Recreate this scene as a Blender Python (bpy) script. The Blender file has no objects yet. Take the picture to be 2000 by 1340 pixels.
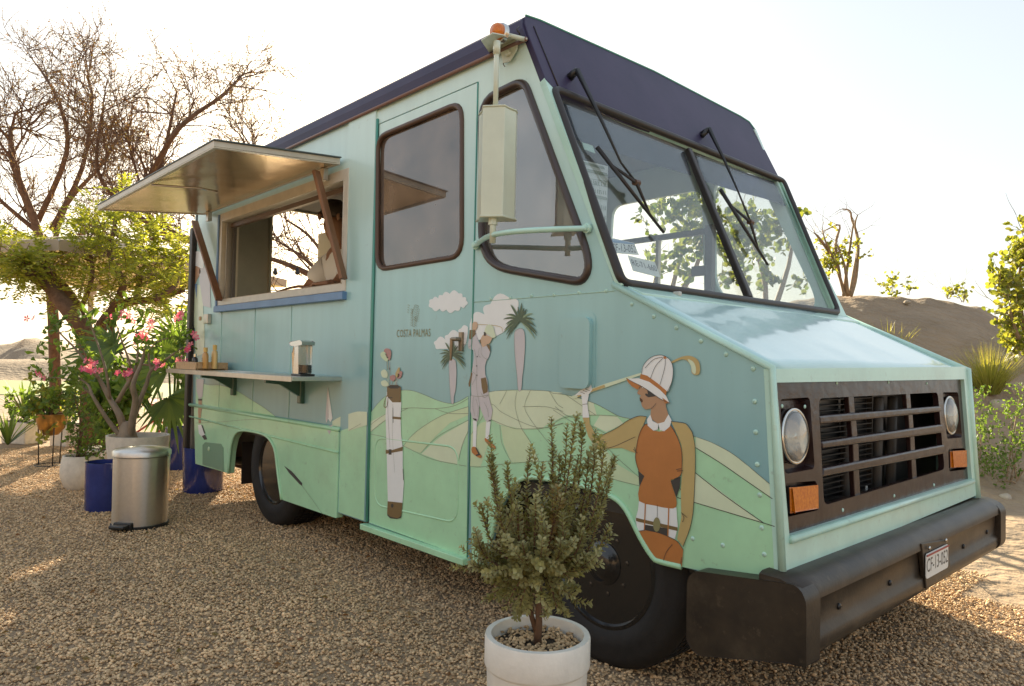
import bpy, bmesh, math, random
from math import sin, cos, pi, radians
from mathutils import Vector, Matrix, Euler, noise
from mathutils.geometry import tessellate_polygon

# ------------------------------------------------------------------ camera, sky, sun
scene = bpy.context.scene
COL = scene.collection
CAMP = Vector((0, 0, 1.09))
RM = Matrix(((0.67778865, 0.00579307, 0.73523397),
             (0.73495558, -0.03395834, -0.67726445),
             (0.02104389, 0.99940646, -0.02727423)))      # camera -> world
FPX = 1396.08
cam = bpy.data.cameras.new('camera')
camo = bpy.data.objects.new('camera', cam)
COL.objects.link(camo)
cam.sensor_width = 36; cam.lens = FPX / 2000 * 36
cam.clip_start = 0.05; cam.clip_end = 3000
camo.matrix_world = Matrix.Translation(CAMP) @ RM.to_4x4()
scene.camera = camo

SUNDIR = Vector((-1227, 710, 478)).normalized()
SUN_EL = math.asin(SUNDIR.z)
SUN_AZ = math.atan2(SUNDIR.x, SUNDIR.y)
world = bpy.data.worlds.new('World'); scene.world = world
world.use_nodes = True
wn = world.node_tree
wn.nodes.clear()
sky = wn.nodes.new('ShaderNodeTexSky'); sky.sky_type = 'NISHITA'
sky.sun_disc = False
sky.sun_elevation = SUN_EL; sky.sun_rotation = SUN_AZ
sky.air_density = 1.0; sky.dust_density = 2.0; sky.ozone_density = 1.0
HAZE = 6.3
bgn = wn.nodes.new('ShaderNodeBackground'); bgn.inputs['Strength'].default_value = 0.05
won = wn.nodes.new('ShaderNodeOutputWorld')
# a pale, evenly bright haze lies over the whole sky, slightly bluer towards the zenith
wtc = wn.nodes.new('ShaderNodeTexCoord'); wsp = wn.nodes.new('ShaderNodeSeparateXYZ'); wn.links.new(wtc.outputs['Generated'], wsp.inputs[0])
wrp = wn.nodes.new('ShaderNodeValToRGB'); wn.links.new(wsp.outputs[2], wrp.inputs[0])
wrp.color_ramp.elements[0].position = 0.0; wrp.color_ramp.elements[0].color = (.86, .92, 1.03, 1)
wrp.color_ramp.elements[1].position = .7; wrp.color_ramp.elements[1].color = (.62, .74, .97, 1)
whs = wn.nodes.new('ShaderNodeVectorMath'); whs.operation = 'SCALE'; whs.inputs['Scale'].default_value = HAZE; wn.links.new(wrp.outputs[0], whs.inputs[0])
wad = wn.nodes.new('ShaderNodeVectorMath'); wad.operation = 'ADD'; wsk = wn.nodes.new('ShaderNodeVectorMath'); wsk.operation = 'SCALE'; wsk.inputs['Scale'].default_value = .5; wn.links.new(sky.outputs[0], wsk.inputs[0]); wn.links.new(wsk.outputs[0], wad.inputs[0]); wn.links.new(whs.outputs[0], wad.inputs[1])
wn.links.new(wad.outputs[0], bgn.inputs[0]); wn.links.new(bgn.outputs[0], won.inputs[0])
sl = bpy.data.lights.new('sun', 'SUN'); sl.energy = 5.8; sl.angle = radians(0.55); sl.color = (1.0, 0.88, 0.70)
so = bpy.data.objects.new('sun', sl); COL.objects.link(so)
so.rotation_euler = SUNDIR.to_track_quat('Z', 'Y').to_euler(); so.location = (-12, 8, 9)
vs = scene.view_settings
vs.view_transform = 'Standard'; vs.look = 'None'; vs.gamma = 1.0; vs.exposure = 1.45
vs.use_white_balance = True; vs.white_balance_temperature = 7300; vs.white_balance_tint = 6
scene.display_settings.display_device = 'sRGB'

# ------------------------------------------------------------------ geometry helpers
def ray(u, v): return (RM @ Vector((u - 1000, -(v - 670), -FPX)))
def P(u, v, d):                       # a place by its direction and its depth in metres
    return CAMP + ray(u, v) * (d / FPX)
def onY(u, v, y=2.0):
    r = ray(u, v); return CAMP + r * ((y - CAMP.y) / r.y)
def onX(u, v, x):
    r = ray(u, v); return CAMP + r * ((x - CAMP.x) / r.x)
def onZ(u, v, z=0.0):
    r = ray(u, v); return CAMP + r * ((z - CAMP.z) / r.z)
def onPl(u, v, p0, n):
    r = ray(u, v); return CAMP + r * ((p0 - CAMP).dot(n) / r.dot(n))
def Z(ox, oy, s): return lambda pts: [(ox + a * s, oy + b * s) for a, b in pts]

def base_of(vs_):
    xs = [v[0] for v in vs_]; ys = [v[1] for v in vs_]; zs = [v[2] for v in vs_]
    return Vector(((min(xs) + max(xs)) / 2, (min(ys) + max(ys)) / 2, min(zs)))
WLOC = {}
def link(name, verts, faces, mat, parent=None, smooth=False, bevel=0, mi=None, seg=2):
    verts = [Vector(v) for v in verts]
    loc = Vector((0, 0, 0))
    if parent is None and verts:
        loc = base_of(verts); verts = [v - loc for v in verts]
    me = bpy.data.meshes.new(name); me.from_pydata([tuple(v) for v in verts], [], faces)
    mats = mat if isinstance(mat, (list, tuple)) else [mat]
    for m in mats: me.materials.append(m)
    if mi: me.polygons.foreach_set('material_index', mi)
    if smooth: me.polygons.foreach_set('use_smooth', [True] * len(me.polygons))
    me.update()
    o = bpy.data.objects.new(name, me); COL.objects.link(o)
    if parent is None:
        o.location = loc
    else:
        o.parent = parent; o.matrix_parent_inverse = Matrix.Translation(-WLOC.get(parent.name, Vector((0, 0, 0))))
    WLOC[o.name] = loc
    if bevel:
        b = o.modifiers.new('bevel', 'BEVEL'); b.width = bevel; b.segments = seg; b.limit_method = 'ANGLE'; b.angle_limit = radians(35)
        me.polygons.foreach_set('use_smooth', [True] * len(me.polygons))
        b.harden_normals = True
    return o
def tag(o, label=None, cat=None, group=None, kind=None):
    if label: o['label'] = label
    if cat: o['category'] = cat
    if group: o['group'] = group
    if kind: o['kind'] = kind
    return o
def empty(name, loc, label, cat, group=None):
    o = bpy.data.objects.new(name, None); COL.objects.link(o); o.location = loc
    o.empty_display_size = 0.1
    WLOC[o.name] = Vector(loc)
    return tag(o, label, cat, group)

class MB:
    def __init__(s): s.v = []; s.f = []; s.m = []
    def add(s, v, f, m=0):
        k = len(s.v); s.v += [Vector(q) for q in v]; s.f += [tuple(i + k for i in q) for q in f]; s.m += [m] * len(f)
    def box(s, c, size, rot=None, m=0):
        c = Vector(c); h = Vector(size) / 2
        pts = []
        for dx in (-1, 1):
            for dy in (-1, 1):
                for dz in (-1, 1):
                    q = Vector((dx * h.x, dy * h.y, dz * h.z))
                    if rot is not None: q = rot @ q
                    pts.append(c + q)
        s.add(pts, [(0, 1, 3, 2), (4, 6, 7, 5), (0, 4, 5, 1), (2, 3, 7, 6), (0, 2, 6, 4), (1, 5, 7, 3)], m)
    def plate(s, loops, vec, m=0):
        loops = [[Vector(p) for p in lp] for lp in loops]
        vec = Vector(vec)
        tris = tessellate_polygon(loops)
        flat = [p for lp in loops for p in lp]
        n = len(flat)
        nn = (flat[tris[0][1]] - flat[tris[0][0]]).cross(flat[tris[0][2]] - flat[tris[0][0]])
        v = flat + [p + vec for p in flat]
        f = []
        for t in tris:
            a, b, c = t
            q = (flat[b] - flat[a]).cross(flat[c] - flat[a])
            if q.length < 1e-12: continue
            if q.dot(vec) > 0: a, c = c, a
            f.append((a, b, c)); f.append((c + n, b + n, a + n))
        k = 0
        for lp in loops:
            L = len(lp)
            for i in range(L):
                a = k + i; b = k + (i + 1) % L
                f.append((a, b, b + n, a + n))
            k += L
        s.add(v, f, m)
    def tube(s, pts, r, seg=8, closed=False, caps=True, m=0):
        pts = [Vector(p) for p in pts]
        n = len(pts)
        if n < 2: return
        rs = r if isinstance(r, (list, tuple)) else [r] * n
        tg = []
        for i in range(n):
            a = pts[(i - 1) % n] if (closed or i > 0) else pts[i]
            b = pts[(i + 1) % n] if (closed or i < n - 1) else pts[i]
            t = b - a
            tg.append(t.normalized() if t.length > 1e-9 else Vector((0, 0, 1)))
        up = Vector((0, 0, 1)) if abs(tg[0].z) < 0.9 else Vector((1, 0, 0))
        nr = (up - tg[0] * up.dot(tg[0])).normalized()
        v = []; f = []
        for i in range(n):
            nr = nr - tg[i] * nr.dot(tg[i])
            nr = nr.normalized() if nr.length > 1e-6 else tg[i].orthogonal().normalized()
            bn = tg[i].cross(nr)
            for k in range(seg):
                a = 2 * pi * k / seg
                v.append(pts[i] + (nr * cos(a) + bn * sin(a)) * rs[i])
        for i in range(n if closed else n - 1):
            j = (i + 1) % n
            for k in range(seg):
                l = (k + 1) % seg
                f.append((i * seg + k, i * seg + l, j * seg + l, j * seg + k))
        if caps and not closed:
            f.append(tuple(range(seg))[::-1]); f.append(tuple((n - 1) * seg + k for k in range(seg)))
        s.add(v, f, m)
    def lathe(s, prof, c=(0, 0, 0), seg=32, axis='Z', m=0, sx=1, sy=1):
        c = Vector(c); v = []; f = []
        for (r, h) in prof:
            for k in range(seg):
                a = 2 * pi * k / seg
                x, y = r * cos(a) * sx, r * sin(a) * sy
                q = {'Z': (x, y, h), 'Y': (x, h, y), 'X': (h, x, y)}[axis]
                v.append(c + Vector(q))
        for i in range(len(prof) - 1):
            for k in range(seg):
                l = (k + 1) % seg
                f.append((i * seg + k, i * seg + l, (i + 1) * seg + l, (i + 1) * seg + k))
        f.append(tuple(range(seg))[::-1]); f.append(tuple((len(prof) - 1) * seg + k for k in range(seg)))
        s.add(v, f, m)
    def build(s, name, mat, parent=None, smooth=False, bevel=0, seg=2):
        return link(name, s.v, s.f, mat, parent, smooth, bevel, s.m if isinstance(mat, (list, tuple)) else None, seg)

def plate(name, loops, vec, mat, parent, bevel=0, seg=2):
    m = MB(); m.plate(loops, vec); return m.build(name, mat, parent, bevel=bevel, seg=seg)
def tube(name, pts, r, mat, parent, seg=8, closed=False):
    m = MB(); m.tube(pts, r, seg, closed); return m.build(name, mat, parent, smooth=True)
def box(name, c, size, mat, parent=None, bevel=0, rot=None):
    m = MB(); m.box(c, size, rot); return m.build(name, mat, parent, bevel=bevel)
def lathe(name, prof, c, mat, parent=None, seg=32, axis='Z', sx=1, sy=1, auto=True):
    m = MB(); m.lathe(prof, c, seg, axis, 0, sx, sy)
    o = m.build(name, mat, parent, smooth=True)
    if auto:
        e = o.modifiers.new('split', 'EDGE_SPLIT'); e.split_angle = radians(40)
    return o
def shift(o, d):
    o.location = o.location + Vector(d)
def crv(pts, n=5, closed=False):      # Catmull-Rom, works on 2D or 3D tuples
    pts = [tuple(p) for p in pts]; L = len(pts); out = []
    rng = range(L) if closed else range(L - 1)
    for i in rng:
        if closed: a, b, c, d = pts[(i - 1) % L], pts[i], pts[(i + 1) % L], pts[(i + 2) % L]
        else: a, b, c, d = pts[max(i - 1, 0)], pts[i], pts[i + 1], pts[min(i + 2, L - 1)]
        for k in range(n):
            t = k / n
            out.append(tuple(0.5 * (2 * b[j] + (c[j] - a[j]) * t + (2 * a[j] - 5 * b[j] + 4 * c[j] - d[j]) * t * t + (3 * b[j] - a[j] - 3 * c[j] + d[j]) * t ** 3) for j in range(len(b))))
    if not closed: out.append(pts[-1])
    return out
def rrect(x0, x1, z0, z1, r, n=5):    # rounded rectangle in 2D
    o = []
    for cx, cz, a0 in ((x1 - r, z1 - r, 0), (x0 + r, z1 - r, 90), (x0 + r, z0 + r, 180), (x1 - r, z0 + r, 270)):
        for k in range(n + 1):
            a = radians(a0 + 90 * k / n); o.append((cx + r * cos(a), cz + r * sin(a)))
    return o
def roundpoly(pts, r, n=5):           # pts 3D; r per corner or one value
    L = len(pts); out = []
    for i in range(L):
        p = Vector(pts[i]); a = Vector(pts[i - 1]) - p; b = Vector(pts[(i + 1) % L]) - p
        rr = r[i] if isinstance(r, (list, tuple)) else r
        ra = min(rr, a.length * .48); rb = min(rr, b.length * .48)
        A = p + a.normalized() * ra; B = p + b.normalized() * rb
        for k in range(n + 1):
            t = k / n
            out.append(A * (1 - t) ** 2 + p * 2 * t * (1 - t) + B * t * t)
    return out
def text_mesh(name, s, mat, parent, origin, xdir, updir, height, width=None, depth=0.0006, spacing=1.0):
    cu = bpy.data.curves.new(name, 'FONT'); cu.body = s; cu.size = 1; cu.extrude = 0; cu.space_character = spacing
    cu.resolution_u = 3
    t = bpy.data.objects.new(name, cu); COL.objects.link(t)
    bpy.context.view_layer.update()
    dg = bpy.context.evaluated_depsgraph_get()
    me = bpy.data.meshes.new_from_object(t.evaluated_get(dg))
    bpy.data.objects.remove(t); bpy.data.curves.remove(cu)
    vs_ = [v.co.copy() for v in me.vertices]; fs = [tuple(p.vertices) for p in me.polygons]
    bpy.data.meshes.remove(me)
    x0 = min(v.x for v in vs_); x1 = max(v.x for v in vs_); y0 = min(v.y for v in vs_); y1 = max(v.y for v in vs_)
    sy = height / (y1 - y0); sx = (width / (x1 - x0)) if width else sy
    X = Vector(xdir).normalized(); U = Vector(updir).normalized()
    pts = [Vector(origin) + X * ((v.x - x0) * sx) + U * ((v.y - y0) * sy) for v in vs_]
    return link(name, pts, fs, mat, parent)

# ------------------------------------------------------------------ materials
def srgb(r, g, b):
    f = lambda c: (c / 255 / 12.92) if c / 255 <= .04045 else ((c / 255 + .055) / 1.055) ** 2.4
    return (f(r), f(g), f(b))
def mat(name, col, rough=0.6, metal=0.0, var=0.0, vscale=8, bump=0.0, bscale=60, coat=0.0, col2=None, spec=0.5, aniso=0, detail=4, trans=0, coatr=.08, island=0, wave=0, wscale=3, streak=False, grime=0, low=0, bdist=.01):
    m = bpy.data.materials.new(name); m.use_nodes = True
    nt = m.node_tree; N = nt.nodes; L = nt.links
    b = N['Principled BSDF']
    b.inputs['Base Color'].default_value = (*col, 1); b.inputs['Roughness'].default_value = rough
    b.inputs['Metallic'].default_value = metal; b.inputs['Specular IOR Level'].default_value = spec
    b.inputs['Coat Weight'].default_value = coat; b.inputs['Coat Roughness'].default_value = coatr
    if trans: b.inputs['Transmission Weight'].default_value = trans
    if aniso:
        b.inputs['Anisotropic'].default_value = aniso; b.inputs['Anisotropic Rotation'].default_value = .25
        tg_ = N.new('ShaderNodeTangent'); tg_.direction_type = 'RADIAL'; tg_.axis = 'Z'; L.new(tg_.outputs[0], b.inputs['Tangent'])
    tc = N.new('ShaderNodeNewGeometry')
    src = None
    if var or col2:
        mp = N.new('ShaderNodeMapping'); L.new(tc.outputs['Position'], mp.inputs[0])
        if streak: mp.inputs['Scale'].default_value = (1, 1, .12)
        nz = N.new('ShaderNodeTexNoise'); nz.inputs['Scale'].default_value = vscale; nz.inputs['Detail'].default_value = detail
        nz.inputs['Roughness'].default_value = .65
        L.new(mp.outputs[0], nz.inputs['Vector'])
        rp = N.new('ShaderNodeMapRange'); rp.inputs[1].default_value = .3; rp.inputs[2].default_value = .7
        L.new(nz.outputs['Fac'], rp.inputs[0])
        mx = N.new('ShaderNodeMix'); mx.data_type = 'RGBA'
        c2 = col2 if col2 else tuple(c * (1 + var) for c in col)
        c1 = col if col2 else tuple(c * (1 - var) for c in col)
        mx.inputs[6].default_value = (*c1, 1); mx.inputs[7].default_value = (*c2, 1)
        L.new(rp.outputs[0], mx.inputs[0]); src = mx.outputs[2]
    if island:
        hs = N.new('ShaderNodeHueSaturation')
        mr = N.new('ShaderNodeMapRange'); mr.inputs[3].default_value = 1 - island; mr.inputs[4].default_value = 1 + island
        L.new(tc.outputs['Random Per Island'], mr.inputs[0]); L.new(mr.outputs[0], hs.inputs['Value'])
        if src: L.new(src, hs.inputs['Color'])
        else: hs.inputs['Color'].default_value = (*col, 1)
        src = hs.outputs[0]
    for (amt, sc, lo, hi, gc) in ((grime, 26, .60, .74, (.16, .12, .08)), (grime * .6, 3.2, .52, .8, (.30, .24, .17)), (low, .9, .42, .68, (.20, .14, .085))):
        if not amt: continue
        ng_ = N.new('ShaderNodeTexNoise'); ng_.inputs['Scale'].default_value = sc; ng_.inputs['Detail'].default_value = 7; ng_.inputs['Roughness'].default_value = .7
        L.new(tc.outputs['Position'], ng_.inputs['Vector'])
        mg = N.new('ShaderNodeMapRange'); mg.inputs[1].default_value = lo; mg.inputs[2].default_value = hi; mg.inputs[4].default_value = amt; L.new(ng_.outputs['Fac'], mg.inputs[0])
        xg = N.new('ShaderNodeMix'); xg.data_type = 'RGBA'; xg.inputs[7].default_value = (*gc, 1); L.new(mg.outputs[0], xg.inputs[0])
        if src: L.new(src, xg.inputs[6])
        else: xg.inputs[6].default_value = (*col, 1)
        src = xg.outputs[2]
    if src: L.new(src, b.inputs['Base Color'])
    h = None
    if bump:
        n2 = N.new('ShaderNodeTexNoise'); n2.inputs['Scale'].default_value = bscale; n2.inputs['Detail'].default_value = 5
        L.new(tc.outputs['Position'], n2.inputs['Vector'])
        bp = N.new('ShaderNodeBump'); bp.inputs['Strength'].default_value = bump; bp.inputs['Distance'].default_value = bdist
        L.new(n2.outputs['Fac'], bp.inputs['Height']); h = bp
    if wave:
        n3 = N.new('ShaderNodeTexNoise'); n3.inputs['Scale'].default_value = wscale; n3.inputs['Detail'].default_value = 1.5
        L.new(tc.outputs['Position'], n3.inputs['Vector'])
        b3 = N.new('ShaderNodeBump'); b3.inputs['Strength'].default_value = 1; b3.inputs['Distance'].default_value = wave
        L.new(n3.outputs['Fac'], b3.inputs['Height'])
        if h: L.new(h.outputs[0], b3.inputs['Normal'])
        h = b3
    if h:
        L.new(h.outputs[0], b.inputs['Normal'])
        if coat: L.new(h.outputs[0], b.inputs['Coat Normal'])
    return m
def glass(name, tint=(.9, .95, .93), refl=.08, dust_sheen=.03, dust_sheen_col=(.75, .75, .68), rough=.0, fres=1.0):
    m = bpy.data.materials.new(name); m.use_nodes = True; nt = m.node_tree; N = nt.nodes; L = nt.links
    N.clear(); out = N.new('ShaderNodeOutputMaterial')
    tr = N.new('ShaderNodeBsdfTransparent'); tr.inputs[0].default_value = (*tint, 1)
    gl = N.new('ShaderNodeBsdfGlossy'); gl.inputs['Roughness'].default_value = rough
    df = N.new('ShaderNodeBsdfDiffuse'); df.inputs[0].default_value = (*dust_sheen_col, 1)  # dust, and on the side windows a painted-in warm reflection
    geo = N.new('ShaderNodeNewGeometry'); nz = N.new('ShaderNodeTexNoise'); nz.inputs['Scale'].default_value = 5; nz.inputs['Detail'].default_value = 6
    L.new(geo.outputs['Position'], nz.inputs['Vector'])
    mr = N.new('ShaderNodeMapRange'); mr.inputs[1].default_value = .3; mr.inputs[2].default_value = .75; mr.inputs[3].default_value = dust_sheen * .4; mr.inputs[4].default_value = dust_sheen * 1.6
    L.new(nz.outputs['Fac'], mr.inputs[0])
    fr = N.new('ShaderNodeFresnel'); fr.inputs[0].default_value = 1.5
    ma = N.new('ShaderNodeMath'); ma.operation = 'MULTIPLY_ADD'; ma.inputs[1].default_value = fres; ma.inputs[2].default_value = refl
    ma.use_clamp = True
    L.new(fr.outputs[0], ma.inputs[0])
    m1 = N.new('ShaderNodeMixShader'); L.new(mr.outputs[0], m1.inputs[0]); L.new(tr.outputs[0], m1.inputs[1]); L.new(df.outputs[0], m1.inputs[2])
    m2 = N.new('ShaderNodeMixShader'); L.new(ma.outputs[0], m2.inputs[0]); L.new(m1.outputs[0], m2.inputs[1]); L.new(gl.outputs[0], m2.inputs[2])
    L.new(m2.outputs[0], out.inputs[0])
    return m
def leafmat(name, c1, c2, trans=.35, rough=.5):
    m = bpy.data.materials.new(name); m.use_nodes = True; nt = m.node_tree; N = nt.nodes; L = nt.links
    b = N['Principled BSDF']; b.inputs['Roughness'].default_value = rough; out = N['Material Output']
    geo = N.new('ShaderNodeNewGeometry')
    mx = N.new('ShaderNodeMix'); mx.data_type = 'RGBA'; mx.inputs[6].default_value = (*c1, 1); mx.inputs[7].default_value = (*c2, 1)
    L.new(geo.outputs['Random Per Island'], mx.inputs[0]); L.new(mx.outputs[2], b.inputs['Base Color'])
    tl = N.new('ShaderNodeBsdfTranslucent'); mul = N.new('ShaderNodeMix'); mul.data_type = 'RGBA'; mul.blend_type = 'MULTIPLY'; mul.inputs[0].default_value = 1
    L.new(mx.outputs[2], mul.inputs[6]); mul.inputs[7].default_value = (2.0, 1.9, 1.0, 1)
    L.new(mul.outputs[2], tl.inputs[0])
    ms = N.new('ShaderNodeMixShader'); ms.inputs[0].default_value = trans
    L.new(b.outputs[0], ms.inputs[1]); L.new(tl.outputs[0], ms.inputs[2]); L.new(ms.outputs[0], out.inputs[0])
    return m

TEAL = (.30, .44, .42); GREEN = (.42, .74, .47)
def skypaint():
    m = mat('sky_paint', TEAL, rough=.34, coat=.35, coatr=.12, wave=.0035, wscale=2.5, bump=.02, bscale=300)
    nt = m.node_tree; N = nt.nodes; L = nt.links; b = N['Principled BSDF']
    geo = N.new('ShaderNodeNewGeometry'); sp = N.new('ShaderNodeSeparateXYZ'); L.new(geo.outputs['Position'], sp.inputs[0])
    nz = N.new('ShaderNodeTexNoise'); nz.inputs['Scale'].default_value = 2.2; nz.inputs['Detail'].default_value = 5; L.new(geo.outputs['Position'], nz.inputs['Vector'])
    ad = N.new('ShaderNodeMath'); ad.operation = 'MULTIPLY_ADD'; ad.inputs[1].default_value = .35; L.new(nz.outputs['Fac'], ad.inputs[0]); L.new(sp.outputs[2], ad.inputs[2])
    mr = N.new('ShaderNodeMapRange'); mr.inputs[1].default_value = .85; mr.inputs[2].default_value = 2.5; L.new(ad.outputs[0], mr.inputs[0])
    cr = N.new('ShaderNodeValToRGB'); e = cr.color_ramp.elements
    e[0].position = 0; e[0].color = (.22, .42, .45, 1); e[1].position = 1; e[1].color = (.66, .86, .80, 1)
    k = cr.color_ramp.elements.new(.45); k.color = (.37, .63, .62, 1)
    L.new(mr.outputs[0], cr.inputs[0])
    # rubbed streaks and grime
    mp = N.new('ShaderNodeMapping'); mp.inputs['Scale'].default_value = (1, 1, .1); L.new(geo.outputs['Position'], mp.inputs[0])
    n2 = N.new('ShaderNodeTexNoise'); n2.inputs['Scale'].default_value = 14; n2.inputs['Detail'].default_value = 6; L.new(mp.outputs[0], n2.inputs['Vector'])
    m2 = N.new('ShaderNodeMapRange'); m2.inputs[1].default_value = .35; m2.inputs[2].default_value = .75; m2.inputs[3].default_value = .96; m2.inputs[4].default_value = 1.04; L.new(n2.outputs['Fac'], m2.inputs[0])
    hs = N.new('ShaderNodeHueSaturation'); L.new(m2.outputs[0], hs.inputs['Value']); L.new(cr.outputs[0], hs.inputs['Color'])
    n4 = N.new('ShaderNodeTexNoise'); n4.inputs['Scale'].default_value = 22; n4.inputs['Detail'].default_value = 8; n4.inputs['Roughness'].default_value = .7; L.new(geo.outputs['Position'], n4.inputs['Vector'])
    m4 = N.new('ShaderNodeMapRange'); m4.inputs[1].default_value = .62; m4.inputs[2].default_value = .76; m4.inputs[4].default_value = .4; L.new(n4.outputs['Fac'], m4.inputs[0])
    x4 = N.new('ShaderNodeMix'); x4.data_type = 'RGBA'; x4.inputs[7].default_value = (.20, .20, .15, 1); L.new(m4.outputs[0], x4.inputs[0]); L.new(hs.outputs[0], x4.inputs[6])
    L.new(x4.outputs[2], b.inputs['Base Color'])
    return m
M = {}
M['sky'] = skypaint()
pk = dict(grime=.35, rough=.32, coat=.4, coatr=.1, wave=.003, wscale=2.5)
M['green'] = mat('green_paint', GREEN, var=.07, vscale=5, **pk)
M['mint'] = mat('mint_paint', (.48, .74, .64), var=.08, vscale=6, **pk)
M['mintpale'] = mat('pale_mint_paint', (.56, .72, .63), var=.06, vscale=6, rough=.35, coat=.3)
M['hood'] = mat('hood_paint', (.46, .70, .68), rough=.26, coat=.7, coatr=.06, var=.04, wave=.008, wscale=2.6)
M['beige'] = mat('mural_beige', (.58, .72, .46), var=.05, rough=.35, coat=.3)
M['cream'] = mat('mural_cream', (.66, .76, .55), var=.05, rough=.35, coat=.3)
M['white'] = mat('mural_white', (.82, .85, .85), var=.03, rough=.35, coat=.3)
M['lilac'] = mat('mural_lilac', (.56, .54, .57), var=.04, rough=.35, coat=.3)
M['skin'] = mat('mural_skin', (.46, .27, .16), rough=.4, coat=.2)
M['skinpale'] = mat('mural_pale_skin', (.62, .42, .28), rough=.4, coat=.2)
M['orange'] = mat('mural_orange', (.50, .19, .055), var=.06, vscale=12, rough=.4, coat=.2)
M['tan'] = mat('mural_tan', (.53, .40, .17), var=.05, rough=.4, coat=.2)
M['brown'] = mat('mural_brown', (.20, .13, .055), rough=.4)
M['pink'] = mat('mural_pink', (.48, .25, .23), rough=.4)
M['ink'] = mat('mural_ink', (.055, .05, .045), rough=.5)
M['inksoft'] = mat('mural_soft_ink', (.22, .25, .18), rough=.5)
M['frond'] = mat('mural_frond', (.085, .13, .075), rough=.4)
M['frond2'] = mat('mural_pale_frond', (.26, .36, .22), rough=.4)
M['gold'] = mat('lettering_gold', (.27, .25, .12), rough=.4)
M['navy'] = mat('navy_paint', (.030, .025, .062), rough=.5, spec=.3, coat=.06, col2=(.05, .038, .085), vscale=3, wave=.003, bump=.02, bscale=200)
M['teal_trim'] = mat('teal_trim', (.09, .34, .27), rough=.4)
M['rubber'] = mat('rubber', (.028, .022, .019), rough=.42, bump=.05, bscale=120)
M['tyre'] = mat('tyre_rubber', (.014, .012, .011), rough=.75, var=.3, vscale=20, bump=.15, bscale=150)
M['rim'] = mat('black_rim', (.014, .013, .013), rough=.22, coat=.5)
M['darkmetal'] = mat('dark_metal', (.05, .045, .04), rough=.5, metal=.3, bump=.1)
M['black'] = mat('black_plastic', (.02, .02, .02), rough=.35)
M['grille'] = mat('grille_paint', (.018, .008, .009), rough=.27, spec=.35, coat=.12, col2=(.036, .018, .016), vscale=9, wave=.004, wscale=12, bump=.08, bscale=60)
M['bumper'] = mat('bumper_paint', (.012, .010, .009), rough=.40, spec=.35, col2=(.055, .040, .026), vscale=4, wave=.004, wscale=5, bump=.05, bscale=90, grime=.4, coat=.05, coatr=.25)
M['chrome'] = mat('steel', (.62, .60, .56), rough=.16, metal=1)
M['lampglass'] = mat('lamp_reflector', (.88, .87, .84), rough=.3, metal=.6, bump=.35, bscale=45)
M['amber'] = mat('amber_lens', (.50, .10, .004), rough=.2, coat=.3, col2=(.75, .22, .01), vscale=90)
M['brushed'] = mat('brushed_steel', (.74, .70, .64), rough=.36, metal=1, aniso=.88, var=.05, vscale=40)
M['alu'] = mat('aluminium', (.55, .52, .46), rough=.34, metal=.85, var=.1, vscale=10)
M['frame'] = mat('window_frame_paint', (.62, .58, .48), rough=.4, var=.08, vscale=12, coat=.1)
M['wood'] = mat('strut_wood', (.25, .12, .06), rough=.5, var=.2, vscale=18, streak=True)
M['woodpale'] = mat('pale_wood', (.52, .33, .17), rough=.55, var=.2, vscale=30)
M['blue'] = mat('blue_rail', (.13, .26, .46), rough=.4, var=.1)
M['hatchtop'] = mat('hatch_skin', (.09, .12, .125), rough=.45, var=.2)
M['under'] = mat('hatch_underside', (.62, .46, .27), rough=.2, metal=.75, var=.15, vscale=5, wave=.006, wscale=4)
M['interior'] = mat('interior_panel', (.50, .48, .42), rough=.5, var=.06)
M['intdark'] = mat('interior_dark', (.10, .095, .09), rough=.6, var=.1)
M['steelwall'] = mat('steel_wall', (.42, .38, .31), rough=.35, metal=.5, var=.12, vscale=4)
M['glass'] = glass('window_glass', (.9, .88, .82), .24, .22, (.78, .70, .60))  # cream diffuse share stands in for a warm reflection
M['sideglass'] = glass('door_window_glass', (.42, .32, .26), .12, .30, (.46, .34, .26))  # tinted film; its tan diffuse share stands in for warm reflections
M['wsglass'] = glass('windscreen_glass', (.94, .97, .96), .0, .025, (.72, .76, .74), fres=.28)
M['tint'] = glass('tint_strip', (.035, .065, .20), .0, .05, (.10, .14, .34), fres=.3)
M['plate'] = mat('number_plate', (.72, .72, .68), rough=.4, var=.03)
M['sticker'] = mat('sticker', (.55, .56, .52), rough=.6)
M['terracotta'] = mat('white_pot_clay', (.80, .77, .70), rough=.6, var=.07, vscale=14, bump=.12, bscale=70)
M['creampot'] = mat('cream_pot', (.68, .62, .52), rough=.75, var=.12, vscale=20, bump=.2, bscale=60)
M['bluepot'] = mat('blue_glaze', (.018, .03, .15), rough=.16, coat=.4, col2=(.03, .05, .22), vscale=8)
M['brass'] = mat('brass', (.32, .19, .07), rough=.32, metal=.9, var=.2)
M['soil'] = mat('soil', (.045, .03, .02), rough=.9, bump=.5, bscale=80)
M['pebble'] = mat('pebbles', (.54, .345, .18), rough=.8, col2=(.72, .52, .31), vscale=40, island=.42, low=.3)
M['bark'] = mat('bark', (.15, .08, .045), rough=.85, var=.35, vscale=16, bump=.5, bscale=40)
M['barkpale'] = mat('pale_bark', (.30, .20, .12), rough=.8, var=.25, vscale=16, bump=.4, bscale=40)
M['adenium'] = mat('desert_rose_bark', (.26, .20, .14), rough=.7, var=.2, vscale=14, bump=.2)
M['leafdry'] = leafmat('dry_leaf', (.20, .09, .04), (.16, .13, .05), .3)
M['leafacacia'] = leafmat('acacia_leaf', (.15, .19, .035), (.34, .34, .06), .5)
M['leafgreen'] = leafmat('green_leaf', (.07, .13, .03), (.16, .24, .05), .45)
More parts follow.
